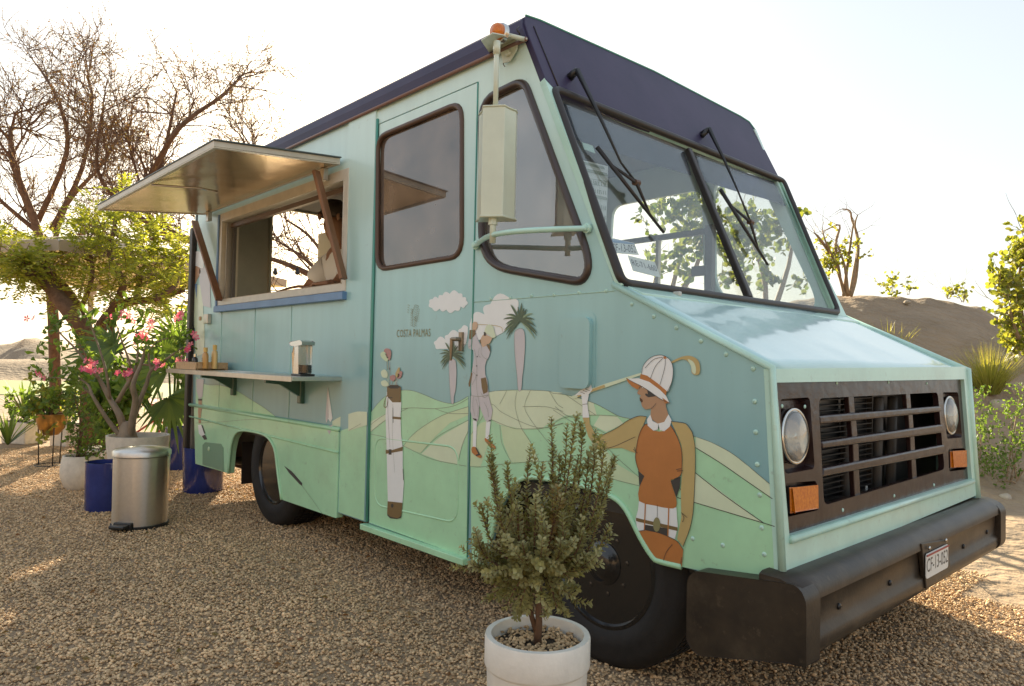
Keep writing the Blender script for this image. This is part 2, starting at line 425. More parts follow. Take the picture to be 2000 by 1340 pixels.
M['leafyellow'] = leafmat('yellow_green_leaf', (.14, .18, .04), (.30, .29, .06), .45)
M['leafgrape'] = leafmat('sea_grape_leaf', (.09, .14, .04), (.20, .22, .06), .4)
M['leafshrub'] = leafmat('shrub_leaf', (.19, .19, .085), (.40, .38, .19), .3, .42)
M['leafshrubwarm'] = leafmat('shrub_leaf_warm', (.22, .17, .07), (.30, .21, .08), .3)
M['palm'] = leafmat('palm_leaf', (.05, .10, .03), (.13, .20, .04), .35)
M['flower'] = leafmat('pink_petal', (.74, .09, .32), (.86, .36, .54), .4)
M['straw'] = leafmat('grass_blade', (.20, .22, .04), (.38, .34, .10), .4)
M['fabric'] = leafmat('parasol_fabric', (.50, .41, .32), (.50, .41, .32), .12, .8)
M['redmetal'] = mat('red_metal', (.38, .05, .025), rough=.45)
M['whitemetal'] = mat('white_pole', (.66, .64, .6), rough=.4)
M['cord'] = mat('cord', (.02, .02, .02), rough=.6)
M['sand'] = mat('sand', (.31, .215, .135), rough=.95, var=.2, vscale=1.2, bump=1.0, bscale=5, detail=8, bdist=.10, low=.3)
M['lawn'] = mat('lawn_grass', (.14, .19, .03), rough=.9, var=.15, vscale=1.5, bump=.4, bscale=30)
M['gravelbase'] = mat('gravel_bed', (.22, .145, .085), rough=.95, col2=(.42, .30, .19), vscale=70, bump=1, bscale=90, detail=2)
M['shirt'] = mat('white_cotton', (.72, .70, .66), rough=.9, bump=.2, bscale=30)
M['humanskin'] = mat('brown_skin', (.30, .15, .085), rough=.5)
M['hair'] = mat('black_hair', (.06, .035, .02), rough=.6)
M['trousers'] = mat('dark_trousers', (.04, .04, .05), rough=.9)
M['sunscreen'] = mat('sunscreen_bottle', (.58, .30, .08), rough=.3, coat=.4)
M['sunyellow'] = mat('yellow_cap', (.75, .48, .14), rough=.35)
M['label'] = mat('yellow_print', (.80, .62, .12), rough=.4)
M['amberglass'] = mat('dark_bottle', (.035, .018, .012), rough=.12, coat=.5)
M['clear'] = glass('clear_plastic', (.95, .95, .94), .02, .015, fres=.6)
M['stand'] = mat('brown_lacquer', (.10, .05, .025), rough=.4)
M['clothcream'] = mat('cream_box', (.58, .50, .38), rough=.6)
M['dash'] = mat('dashboard_cover', (.34, .36, .37), rough=.8, var=.15, vscale=6, wave=.02, wscale=6)
M['rock'] = mat('rock', (.42, .34, .26), rough=.9, var=.2, vscale=10, bump=.5, bscale=25)

# ================================================================== THE FOOD TRUCK
TR = empty('food_truck', (-3.5, 2.95, 0), 'mint green step van food truck painted with golfers and hills, its serving hatch propped open', 'food truck')
YS = 2.0; YF = 3.9
WP, WN = Vector((-2.167, 2, 2.547)), Vector((1.163, 0, .562)).normalized()
HP, HN = Vector((-1.62, 2, 1.375)), Vector((.29, 0, .587)).normalized()
FP, FN = Vector((-1.033, 2, 1.085)), Vector((.596, 0, .041)).normalized()
onW = lambda u, v: onPl(u, v, WP, WN)
onH = lambda u, v: onPl(u, v, HP, HN)
onF = lambda u, v: onPl(u, v, FP, FN)
S = lambda x, z, y=YS: Vector((x, y, z))
Sp = lambda pts, y=YS: [onY(u, v, y) for u, v in pts]
TH = Vector((0, .025, 0))
z4 = Z(190, 270, .2762); z5 = Z(320, 620, .3284); z6 = Z(700, 550, .3731); zw = Z(1080, 560, .4178)
z8 = Z(840, 600, .2238); z1 = Z(1060, 100, .403); z7 = Z(700, 150, .3359); z7b = Z(1100, 270, .2238)
z3 = Z(1480, 680, .3283); z8b = Z(900, 0, .2239); zb = Z(1320, 950, .34)

XP0, XP1 = -3.545, -3.262          # post between cargo body and door
XD1 = -2.428                       # front edge of the door
ZR = 2.42
ZB = .70
# ---- near side panels
win = Sp([(437, 428), (673, 351), (673, 557), (437, 591)])
wx0, wx1, wz0, wz1 = win[0].x, win[2].x, win[2].z, win[1].z
win = [S(wx0, wz1), S(wx1, wz1), S(wx1, wz0), S(wx0, wz0)]
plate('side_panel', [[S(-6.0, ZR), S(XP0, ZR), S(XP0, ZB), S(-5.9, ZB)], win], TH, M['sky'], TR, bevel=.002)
arch1 = [(446, 925), (450, 880), (455, 858), (463, 844), (480, 841), (510, 847), (524, 855), (532, 866), (538, 883), (543, 925), (550, 976)]
low = Sp([(378, 791)], 1.98) + Sp([(678, 839)], 1.98) + Sp([(680, 1021)], 1.98) + Sp(arch1[::-1], 1.98) + Sp([(381, 906)], 1.98)
low[1].x = XP0; low[2].x = XP0; low[0].z = ZB; low[1].z = ZB
plate('lower_panel', [low], (0, .045, 0), M['green'], TR, bevel=.006)
m = MB(); m.tube(Sp(crv(arch1, 3), 1.978), .009, 6); m.build('arch_lip', M['green'], TR, True)
m = MB(); m.tube([Vector((-5.92, 1.985, ZB)), Vector((XP0, 1.985, ZB))], .014, 8)
m.build('belt_moulding', M['green'], TR, True)
tube('belt_moulding', [Vector((-5.9, 1.979, .61)), Vector((XP0, 1.979, .575))], .007, M['green'], TR)
plate('door_post', [[S(XP0, ZR, 1.99), S(XP1, ZR, 1.99), S(XP1, .24, 1.99), S(XP0, .24, 1.99)]], TH * 1.6, M['sky'], TR, bevel=.008)
plate('post_paint', [[S(XP0 + .008, .695, 1.9887), S(XP1 - .008, .76, 1.9887), S(XP1 - .008, .25, 1.9885), S(XP0 + .008, .25, 1.9885)]], (0, .001, 0), M['green'], TR)
tube('door_seal', [S(XP1 + .012, 2.36, 1.995), S(XP1 + .012, .25, 1.995)], .008, M['teal_trim'], TR)
# window surround lines on the cargo panel
for x in (-5.35, -4.75, -4.2):
    tube('panel_seam', [S(x, ZB + .02, 1.9985), S(x, wz0 - .08, 1.9985)], .0022, M['mint'], TR, 5)
# ---- door
dwin = roundpoly(Sp([(738, 268), (903, 199), (903, 500), (737, 527)]), .085)
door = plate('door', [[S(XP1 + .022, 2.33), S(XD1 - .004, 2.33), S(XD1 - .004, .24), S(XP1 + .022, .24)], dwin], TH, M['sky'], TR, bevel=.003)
tube('window_seal', dwin, .013, mat('brown_seal', (.10, .055, .035), rough=.4), door, 8, True)
c = sum((p for p in dwin), Vector()) / len(dwin)
g = plate('window_pane', [[p + Vector((0, .012, 0)) for p in dwin]], (0, .004, 0), M['sideglass'], door)
emb = roundpoly(Sp(z6([(88, 815), (525, 868), (520, 1265), (85, 1168)])), .08, 7)
tube('door_ridge', [p + Vector((0, .0015, 0)) for p in emb], .006, M['green'], door, 8, True)
h = MB(); hp = Sp([(904, 650)])[0]
h.box(hp + Vector((0, -.008, -.04)), (.022, .016, .085))
h.tube([hp + Vector((0, -.01, -.03)), hp + Vector((-.004, -.035, -.03)), hp + Vector((-.03, -.04, -.03))], [.010, .010, .009], 10)
h.tube([hp + Vector((-.028, -.04, -.025)), hp + Vector((-.030, -.04, -.07)), hp + Vector((-.034, -.037, -.125))], [.009, .008, .0055], 10)
h.build('door_handle', mat('bronze_handle', (.30, .25, .19), rough=.3, metal=.8), door, bevel=.004)
# ---- header over the door and quarter panel with wheel arch
plate('door_header', [[S(XP1, ZR), S(XD1, ZR), S(XD1, 2.335), S(XP1, 2.335)]], TH, M['sky'], TR)
arch2 = [(1331, 1107), (1290, 1097), (1275, 1088), (1251, 1050), (1231, 1010), (1217, 988), (1195, 970), (1140, 950), (1080, 938), (1035, 932), (1008, 943), (981, 981), (966, 1020), (957, 1060), (946, 1106)]
qwin3 = roundpoly(Sp([(941, 196), (1024, 156), (1155, 512), (1140, 552), (964, 522), (941, 480)]), [.1, .06, .1, .05, .12, .08])
qout = [S(XD1, ZR), S(-2.107, ZR)] + [S(-2.007, 2.211), S(-1.633, 1.372), S(-1.033, 1.085)] + Sp([(1530, 1124), (1450, 1131), (1400, 1124)]) + Sp(arch2) + [S(XD1, .225)]
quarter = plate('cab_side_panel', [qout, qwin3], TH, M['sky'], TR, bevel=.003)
tube('window_seal', qwin3, .017, mat('dark_seal', (.05, .03, .025), rough=.35, coat=.3), quarter, 8, True)
plate('window_pane', [[p + Vector((0, .012, 0)) for p in qwin3]], (0, .004, 0), M['glass'], quarter)
tube('arch_lip', Sp(crv(arch2, 3), 1.998), .01, M['green'], TR)
# corner folds and the flange that runs along bonnet and windscreen
tube('bonnet_flange', [S(-1.64, 1.378, 2.0), S(-1.033, 1.09, 2.0), S(-.995, .50, 2.0)], .012, M['mint'], TR)
tube('bonnet_flange', [S(-1.64, 1.378, YF), S(-1.033, 1.095, YF), S(-.995, .50, YF)], .02, M['mint'], TR)
tube('door_edge', [S(XD1, 2.33, 1.998), S(XD1, .235, 1.998)], .0035, M['teal_trim'], TR)
tube('seam_line', Sp([(925, 590), (1200, 568)], 1.999), .002, M['mint'], TR, 5)
# sills
box('door_sill', ((XP1 + XD1) / 2, 2.0, .222), (XD1 - XP1 + .02, .07, .03), M['green'], TR, bevel=.004)
# rivets
rv = [(959, 584), (997, 582), (1038, 578), (1082, 576), (1131, 571), (1184, 568), (1234, 594), (1277, 618), (1321, 640), (1369, 666), (1418, 692), (1471, 720), (1474, 784), (1476, 844), (1479, 907), (1484, 967), (1488, 1031), (1493, 1083), (1412, 1065), (1353, 1052)]
rm = MB(); rm.lathe([(.0, -.0045), (.004, -.004), (.0075, -.0018), (.0085, .001)], seg=10, axis='Y')
r0 = None
for (u, v) in rv:
    p = onY(u, v, 1.9995)
    if r0 is None:
        r0 = rm.build('rivet', M['mint'], TR, True); o = r0
    else:
        o = r0.copy(); COL.objects.link(o)
    o.location = p
# fuel cover
a, b = onY(1101, 622), onY(1157, 760)
pts = [Vector((x, 2.0, z)) for x, z in rrect(a.x, b.x, b.z, a.z, .03)]
vb = plate('filler_cover', [[p + Vector((0, -.022, 0)) for p in pts]], (0, .023, 0), M['sky'], TR, bevel=.008)
cc = sum(pts, Vector()) / len(pts)
plate('filler_surround', [[cc + (p - cc) * 1.16 + Vector((0, -.003, 0)) for p in pts]], (0, .004, 0), M['sky'], TR)

# ---- far side and back
far = lambda pts: [Vector((p.x, YF, p.z)) for p in pts]
plate('far_side_panel', [[S(-6.0, 2.5, YF), S(-2.13, 2.5, YF), S(-2.007, 2.211, YF), S(-1.633, 1.372, YF), S(-1.033, 1.085, YF), S(-.99, .49, YF), S(-1.2, .47, YF), S(-1.3, .75, YF), S(-1.72, .86, YF), S(-2.14, .75, YF), S(-2.25, .25, YF), S(-5.9, .25, YF)],
      far(roundpoly([Vector((-3.20, 0, 2.2)), Vector((-2.48, 0, 2.2)), Vector((-2.44, 0, 1.2)), Vector((-3.25, 0, 1.2))], .09)), far(qwin3)], (0, -.025, 0), M['sky'], TR)
plate('window_pane', [far(qwin3)], (0, -.004, 0), M['clear'], TR)
box('window_bar', (-2.85, YF - .03, 1.93), (.82, .03, .035), M['intdark'], TR)
box('window_bar', (-2.80, YF - .03, 1.56), (.022, .03, .72), M['interior'], TR)
box('door_latch_post', (-2.40, YF - .05, 1.65), (.05, .04, .62), M['intdark'], TR)
box('window_latch', (-2.46, YF - .07, 1.68), (.1, .03, .06), M['intdark'], TR)
plate('rear_wall', [[Vector((-5.93, YS, 2.5)), Vector((-5.93, YF, 2.5)), Vector((-5.9, YF, .25)), Vector((-5.9, YS, .25))],
      [Vector((-5.93, 2.60, 2.385)), Vector((-5.93, 3.84, 2.385)), Vector((-5.9, 3.84, .75)), Vector((-5.9, 2.60, .75))]], (-.04, 0, 0), M['steelwall'], TR)
box('rear_corner_post', (-5.97, 2.01, 1.17), (.07, .09, 1.9), M['rubber'], TR, bevel=.01)
box('rear_step_hanger', (-6.0, 2.08, .48), (.06, .06, .62), M['darkmetal'], TR)
pxa, pxb = onY(440, 500, 2.6).x, onY(529, 500, 2.6).x
box('steel_partition', ((pxa + pxb) / 2, 2.60, 1.55), (pxb - pxa, .02, 1.75), M['steelwall'], TR)
# ---- roof
rb = MB()
prof = [(YS - .012, ZR), (YS - .014, 2.47), (YS - .004, 2.515), (YS + .03, 2.545), (YS + .12, 2.558), (2.95, 2.585), (YF - .12, 2.558), (YF - .03, 2.545), (YF + .004, 2.515), (YF + .012, ZR)]
def wx(z): return WP.x + (WP.z - z) * .562 / 1.163
n = len(prof); v = []
for k, x in enumerate((-6.02, -4.0, None)):
    for (y, z) in prof: v.append(Vector((x if x is not None else wx(z) - .004, y, z)))
f = [(k * n + i, k * n + i + 1, (k + 1) * n + i + 1, (k + 1) * n + i) for k in range(2) for i in range(n - 1)]
rb.add(v, f); rb.add(v[:n], [tuple(range(n))]); rb.add(v[2 * n:], [tuple(range(n))[::-1]])
rb.build('roof', M['navy'], TR, smooth=False, bevel=0)
tube('roof_gutter', [S(-6.02, ZR - .004, YS - .016), S(wx(ZR), ZR - .004, YS - .016)], .009, mat('gutter_paint', (.23, .13, .10), rough=.4), TR)
plate('ceiling', [[Vector((-5.9, YS + .03, 2.40)), Vector((-2.12, YS + .03, 2.40)), Vector((-2.12, YF - .03, 2.40)), Vector((-5.9, YF - .03, 2.40))]], (0, 0, .02), mat('ceiling_paint', (.07, .075, .09), rough=.6, var=.1), TR)
# ---- front face: navy band, windscreen surround
nf = WN * .004
def Wpt(y, z, off=0): return Vector((wx(z), y, z)) + WN * off
band = [Wpt(YS - .002, ZR + .02, .006), Wpt(YS + .004, 2.50, .006), Wpt(YS + .03, 2.547, .006), Wpt(YS + .12, 2.56, .006), Wpt(2.95, 2.587, .006), Wpt(YF - .12, 2.56, .006), Wpt(YF - .03, 2.547, .006), Wpt(YF, 2.5, .006), Wpt(YF + .01, 2.19, .006), Wpt(YS + .05, 2.175, .006), Wpt(YS - .002, 2.225, .006)]
plate('roof_front_band', [band], -WN * .03, M['navy'], TR, bevel=.004)
tube('roof_edge_trim', band[2:8], .005, M['teal_trim'], TR, 6)
tube('band_seam', [Wpt(YS + .055, 2.5, .008), Wpt(YS + .065, 2.19, .008)], .003, M['rubber'], TR, 5)
wtl, wtr, wbr, wbl = onW(1079, 174), onW(1528, 354), onW(1636, 612), onW(1214, 554)
out = [Wpt(YS - .003, 2.23, .004), Wpt(YF + .01, 2.2, .004), Wpt(YF, 1.372, .004), Wpt(YS - .003, 1.372, .004)]
cenw = (wtl + wtr + wbr + wbl) / 4
inner = [p + (cenw - p).normalized() * .018 + WN * .004 for p in (wtl, wtr, wbr, wbl)]
plate('windscreen_surround', [out, inner], -WN * .03, M['mint'], TR, bevel=.004)
fr = roundpoly([wtl, wtr, wbr, wbl], .04)
tube('windscreen_seal', [p + WN * .004 for p in fr], .017, M['rubber'], TR, 8, True)
dt, db = onW(1344, 292), onW(1463, 582)
dv = plate('windscreen_divider', [[dt + Vector((0, -.018, 0)), dt + Vector((0, .016, 0)), db + Vector((0, .016, 0)), db + Vector((0, -.018, 0))]], -WN * .03, M['rubber'], TR, bevel=.006)
shift(dv, WN * .014)
for q in ([inner[0], dt, db, inner[3]], [dt, inner[1], inner[2], db]):
    g = plate('windscreen', [[p - WN * .008 for p in q]], -WN * .005, M['wsglass'], TR)
# blue sun strips stuck inside the glass
a1 = [onW(1090, 190), onW(1344, 293), onW(1357, 338), onW(1303, 322), onW(1200, 290), onW(1118, 262)]
a2 = [onW(1350, 296), onW(1520, 352), onW(1544, 400), onW(1500, 384), onW(1470, 376), onW(1440, 368), onW(1390, 352), onW(1374, 348)]
plate('sun_strip', [[p - WN * .02 for p in a2]], -WN * .001, M['tint'], TR)
plate('sun_strip', [[p - WN * .02 for p in a1]], -WN * .001, M['tint'], TR)
# ---- bonnet
hood = [Vector((-1.63, YS + .012, 1.378)), Vector((-1.035, YS + .012, 1.086)), Vector((-1.035, YF - .02, 1.086)), Vector((-1.63, YF - .02, 1.378))]
hm = MB(); nx, ny = 10, 26
hv = []
for i in range(nx + 1):
    for j in range(ny + 1):
        s, t = i / nx, j / ny
        p = hood[0].lerp(hood[1], s).lerp(hood[3].lerp(hood[2], s), t)
        dip = .012 * sin(pi * min(1, t * 1.0)) * (1 - s * .6) + .004 * noise.noise(Vector((p.x * 3, p.y * 2.5, 0)))
        hv.append(p + HN * (dip * .6 - .004))
hm.add(hv, [(i * (ny + 1) + j, (i + 1) * (ny + 1) + j, (i + 1) * (ny + 1) + j + 1, i * (ny + 1) + j + 1) for i in range(nx) for j in range(ny)])
ho = hm.build('bonnet', M['hood'], TR, True)
so_ = ho.modifiers.new('thick', 'SOLIDIFY'); so_.thickness = -.012
# cowl strip below the windscreen
plate('cowl', [[Wpt(YS + .02, 1.372, .004), Wpt(YF - .02, 1.372, .004), Wpt(YF - .02, 1.372, .004) + Vector((.07, 0, -.03)), Wpt(YS + .02, 1.372, .004) + Vector((.07, 0, -.03))]], (0, 0, -.01), M['mint'], TR, bevel=.003)
for t in (.1, .2, .3, .4, .5, .6, .7, .8, .9):
    o = r0.copy(); COL.objects.link(o); o.location = Vector((-1.545, YS + t * 1.9, 1.349)); o.rotation_euler = (radians(-90), 0, 0); o.scale = (.6, .6, .6)
box('washer_jet', (-1.56, YS + .28, 1.362), (.03, .02, .018), M['sticker'], TR, bevel=.004)
# ---- nose
fo = [onF(1506, 722), onF(1885, 716), onF(1909, 966), onF(1531, 1123)]
fo[0] = Vector((-1.033, YS, 1.088)); fo[3] = Vector((fo[3].x, YS, fo[3].z))
gh = [onF(1514, 747), onF(1881, 741), onF(1896, 935), onF(1539, 1046)]
plate('nose_frame', [[p + FN * .004 + Vector((0, -.003 if p.y < 2.5 else 0, 0)) for p in fo], [p + FN * .004 for p in gh]], -FN * .03, M['mint'], TR, bevel=.006)
lip = [gh[3] + FN * .004, gh[2] + FN * .004]
tube('nose_lip', [p + Vector((.004, 0, -.012)) for p in lip], .012, M['mint'], TR)
plate('bonnet_front_strip', [[onF(1511, 724) + FN * .002, onF(1883, 717) + FN * .002, onF(1881, 737) + FN * .002, onF(1513, 743) + FN * .002]], -FN * .01, M['mintpale'], TR, bevel=.003)
def F3(pts): return [onF(u, v) for u, v in z3(pts)]
bk = -FN * .022
rowsTop = [(385, 300), (1085, 265)]; rowsBot = [(425, 935), (1125, 722)]
grp = [p + bk * .5 for p in [onF(1513, 746), onF(1882, 740), onF(1897, 936), onF(1538, 1047)]]
hole = [p + bk * .5 for p in roundpoly(F3([(382, 298), (1088, 263), (1128, 722), (415, 938)]), .03)]
lamps = {}
def rr(pts, r): return [p + bk * .5 for p in roundpoly(F3(pts), r)]
hL = rr([(152, 303), (330, 292), (360, 718), (182, 752)], .02); hR = rr([(1117, 262), (1208, 262), (1232, 532), (1142, 540)], .02)
sL = rr([(180, 805), (372, 790), (385, 965), (185, 1010)], .02); sR = rr([(1150, 600), (1250, 595), (1257, 722), (1155, 735)], .02)
gp = plate('grille_panel', [grp, hole, hL, hR, sL, sR], bk, M['grille'], TR, bevel=.005, seg=3)
rows = [((385, 300, 395, 400), (1085, 265, 1092, 342)), ((400, 455, 410, 555), (1100, 380, 1106, 450)), ((415, 600, 420, 715), (1110, 505, 1114, 572)), ((415, 770, 425, 935), (1120, 630, 1126, 722))]
for i in range(3):
    a, b = rows[i], rows[i + 1]
    q = F3([(a[0][2] - 12, a[0][3]), (a[1][2] + 12, a[1][3]), (b[1][0] + 12, b[1][1]), (b[0][0] - 12, b[0][1])])
    plate('grille_slat', [[p + bk * .4 for p in q]], bk * 1.4, M['grille'], gp, bevel=.009, seg=3)
for (l, r) in rows:
    for s0, s1 in ((.27, .315), (.755, .79)):
        pt = lambda s, top: (l[0] + (r[0] - l[0]) * s, l[1] + (r[1] - l[1]) * s - 8) if top else (l[2] + (r[2] - l[2]) * s, l[3] + (r[3] - l[3]) * s + 8)
        q = F3([pt(s0, 1), pt(s1, 1), pt(s1, 0), pt(s0, 0)])
        plate('grille_bar', [[p + bk * .9 for p in q]], bk * .8, M['grille'], gp, bevel=.003)
# recess boxes, lamps
def recess(lp, depth, parent, name):
    mm = MB(); L = len(lp)
    inn = [p - FN * depth for p in lp]; cen = sum(inn, Vector()) / L; inn = [cen + (p - cen) * .93 for p in inn]
    mm.add(lp + inn, [(i, (i + 1) % L, (i + 1) % L + L, i + L) for i in range(L)] + [tuple(range(L, 2 * L))[::-1]])
    return mm.build(name, M['grille'], parent)
for lp in (hL, hR, sL, sR): recess(lp, .03, gp, 'lamp_recess')
rotF = Vector((1, 0, 0)).rotation_difference(FN).to_matrix()
def lens_lathe(name, prof, c, mt, parent, seg=36):
    mm = MB(); mm.lathe(prof, (0, 0, 0), seg, 'X'); mm.v = [rotF @ q + c for q in mm.v]
    return mm.build(name, mt, parent, True)
for u, v in ((1561, 852), (1863, 811)):
    c = onF(u, v) - FN * .012
    hd = lens_lathe('headlight', [(.086, -.02), (.088, 0), (.084, .004), (.080, .002)], c, M['chrome'], TR)
    lens_lathe('reflector', [(.0, -.045), (.03, -.04), (.06, -.022), (.081, 0)], c, M['lampglass'], hd)
    lens_lathe('lens', [(.081, .001), (.07, .010), (.045, .018), (.02, .022), (.001, .023)], c, glass('lamp_lens', (.92, .93, .9), .10, .22, (.8, .8, .76)), hd)
    lens_lathe('bulb_shield', [(.018, -.03), (.018, 0), (.002, .004)], c, M['chrome'], hd, 14)
for pts in ([(222, 838), (368, 822), (370, 948), (228, 978)], [(1170, 617), (1252, 612), (1254, 703), (1173, 710)]):
    q = F3(pts); q = [p - FN * .016 for p in q]
    ind = plate('indicator', [q], FN * .010, M['amber'], TR, bevel=.006, seg=3)
    plate('indicator_base', [[p + (p - sum(q, Vector()) / 4) * .1 for p in q]], -FN * .006, M['black'], ind)
# radiator and dark engine bay
box('engine_bay', (-1.40, 2.95, .72), (.5, 1.8, .62), M['black'], TR)
fins = MB()
for k in range(26): fins.box((-1.13, 2.62, .52 + k * .02), (.02, .75, .003))
for k in range(4): fins.box((-1.135, 2.25 + k * .25, .77), (.02, .006, .54))
fins.build('radiator', M['darkmetal'], TR)
for y in (2.75, 3.05, 3.2):
    tube('engine_hose', [(-1.12, y, .98), (-1.13, y + .02, .8), (-1.12, y - .02, .55)], .02, M['intdark'], TR)
box('torn_tag', (-1.10, 3.05, .83), (.004, .02, .035), M['sticker'], TR); box('torn_tag', (-1.10, 2.88, .62), (.004, .015, .05), M['sticker'], TR)
# nose bolts
for (u, v) in [(105, 228), (490, 208), (795, 203), (1022, 210), (830, 880), (1065, 815), (525, 965), (300, 348), (165, 345)]:
    o = r0.copy(); COL.objects.link(o); o.location = onF(*z3([(u, v)])[0]) + bk * .5; o.rotation_euler = (0, 0, radians(90)); o.data = r0.data
    o.scale = (.8, .8, .8)
# ---- bumper
bx = -.905; by0, by1 = 1.945, 3.975
prof = [(bx - .13, .505), (bx - .06, .503), (bx - .02, .49), (bx, .468), (bx + .002, .44), (bx - .012, .43), (bx - .014, .345), (bx - .002, .332), (bx - .001, .30), (bx - .012, .278), (bx - .04, .272), (bx - .05, .272), (bx - .05, .29), (bx - .035, .33), (bx - .035, .44), (bx - .06, .47), (bx - .13, .485)]
bm_ = MB(); ys = [by0, by0 + .012, by0 + .1, 2.5, 2.95, 3.4, by1 - .1, by1 - .012, by1]
v = []; 
for y in ys:
    k = .93 if y in (by0, by1) else 1
    for (x, z) in prof: v.append(Vector(((x - bx) * k + bx - (0 if k == 1 else .012), y, (z - .39) * k + .39)))
n = len(prof)
bm_.add(v, [(a * n + i, (a + 1) * n + i, (a + 1) * n + (i + 1) % n, a * n + (i + 1) % n) for a in range(len(ys) - 1) for i in range(n)] + [tuple(range(n))[::-1], tuple(range((len(ys) - 1) * n, len(ys) * n))])
bump = bm_.build('bumper', M['bumper'], TR, True)
es = bump.modifiers.new('es', 'EDGE_SPLIT'); es.split_angle = radians(55)
for yy, sg in ((by0, 1), (by1, -1)):      # rounded end caps that wrap back along the sides
    yy = yy - .006 * sg; lp = [Vector((x, yy, z)) for x, z in rrect(-1.275, bx + .010, .205 if sg > 0 else .27, .49, .05, 6)]
    if sg > 0: 
        for p in lp:
            if p.z < .3 and p.x > -1.05: p.z = max(p.z, .275 - (bx - p.x) * .12)
            if p.x < -1.2 and p.z > .4: p.z -= .03
    cp = plate('bumper_end_cap', [lp], (0, .085 * sg, 0), M['bumper'], bump, bevel=.03, seg=6)
for (u, v) in ((940, 690), (1233, 555), (1655, 345), (1790, 262)):
    p = onX(*zb([(u, v)])[0], bx - .010)
    mm = MB(); mm.lathe([(.0, .004), (.008, .003), (.011, -.004)], p, 10, 'X'); mm.build('bumper_hole', M['black'], bump, True)
pl = [onX(u, v, bx + .006) for u, v in zb([(1412, 330), (1560, 305), (1582, 490), (1440, 590)])]
mh = plate('plate_holder', [pl], (-.018, 0, 0), M['bumper'], bump, bevel=.004)
pp = [onX(u, v, bx + .011) for u, v in zb([(1424, 388), (1560, 340), (1566, 462), (1450, 527)])]
a_, b_ = pp[0], pp[2]
y0, y1 = (pp[0].y + pp[3].y) / 2, (pp[1].y + pp[2].y) / 2; zt, zbm = (pp[0].z + pp[1].z) / 2, (pp[2].z + pp[3].z) / 2
npl = plate('number_plate', [[Vector((bx + .012, y, z)) for y, z in rrect(y0, y1, zbm, zt, .012)]], (-.003, 0, 0), M['plate'], bump)
text_mesh('plate_characters', 'CF-13-052', M['ink'], npl, (bx + .0125, y0 + .006, zbm + .022), (0, 1, 0), (0, 0, 1), (zt - zbm) * .55, (y1 - y0) - .012)
box('plate_rim', (bx + .0145, (y0 + y1) / 2, zt - .006), (.003, y1 - y0, .005), mat('plate_red_edge', (.4, .08, .06)), npl)
for yy in (y0 + .03, y1 - .03):
    mm = MB(); mm.lathe([(.0, .008), (.007, .006), (.008, 0)], (bx + .01, yy, zt + .018), 8, 'X'); mm.build('plate_bolt', M['chrome'], npl, True)
for yy in (2.35, 3.5): box('bumper_bracket', (-1.06, yy, .42), (.2, .06, .1), M['darkmetal'], bump)

# ---- wheels
def wheel(x, y, R, rear=False):
    t = MB(); w = .22
    pr = [(R * .60, .0), (R * .63, -.012), (R * .70, -.022), (R * .78, -.026), (R * .80, -.023), (R * .88, -.024), (R * .95, -.012), (R * .985, .004), (R, .022)]
    for k in range(4):
        a = .03 + k * .045
        pr += [(R, a), (R, a + .03), (R * .975, a + .033), (R * .975, a + .042)]
    pr += [(R, .208), (R * .985, .222), (R * .9, .236), (R * .75, .24), (R * .6, .225)]
    t.lathe(pr, (x, y, R - .008), 72, 'Y')
    for k in range(72):                    # tread blocks across the tyre
        a = 2 * pi * k / 72
        for j in range(4):
            aa = a + (j % 2) * pi / 72; c = Vector((x + cos(aa) * R * .996, y + .045 + j * .046, R - .008 + sin(aa) * R * .996))
            t.box(c, (.010, .030, .022), Matrix.Rotation(-aa, 3, 'Y'))
    wh = t.build('tyre', M['tyre'], TR, True)
    e = wh.modifiers.new('s', 'EDGE_SPLIT'); e.split_angle = radians(38)
    d = .09 if rear else 0.0
    rr_ = R * .61
    rp = [(rr_, -.004), (rr_ * 1.03, -.012), (rr_ * .97, -.016), (rr_ * .93, .0), (rr_ * .90, .03), (rr_ * .80, .035 + d), (rr_ * .72, .02 + d), (rr_ * .62, .014 + d), (rr_ * .56, .022 + d), (rr_ * .42, .012 + d), (rr_ * .37, .006 + d * .8), (rr_ * .34, -.008 + d * .7), (rr_ * .26, -.016 + d * .7), (rr_ * .24, -.022 + d * .7), (rr_ * .12, -.030 + d * .7), (.001, -.032 + d * .7)]
    ri = lathe('wheel_rim', rp, (x, y, R - .008), M['rim'], wh, 48, 'Y')
    for k in range(8):
        a = 2 * pi * k / 8 + .2
        c = Vector((x + cos(a) * rr_ * .48, y + .012 + d, R - .008 + sin(a) * rr_ * .48))
        mm = MB(); mm.lathe([(.0, -.02), (.009, -.018), (.011, 0)], c, 6, 'Y'); mm.build('wheel_nut', M['rim'], wh)
    return wh
wheel(-1.70, 2.05, .372)
wheel(-4.50, 2.06, .372, True)
wheel(-1.70, 3.62, .372); wheel(-4.50, 3.62, .372, True)
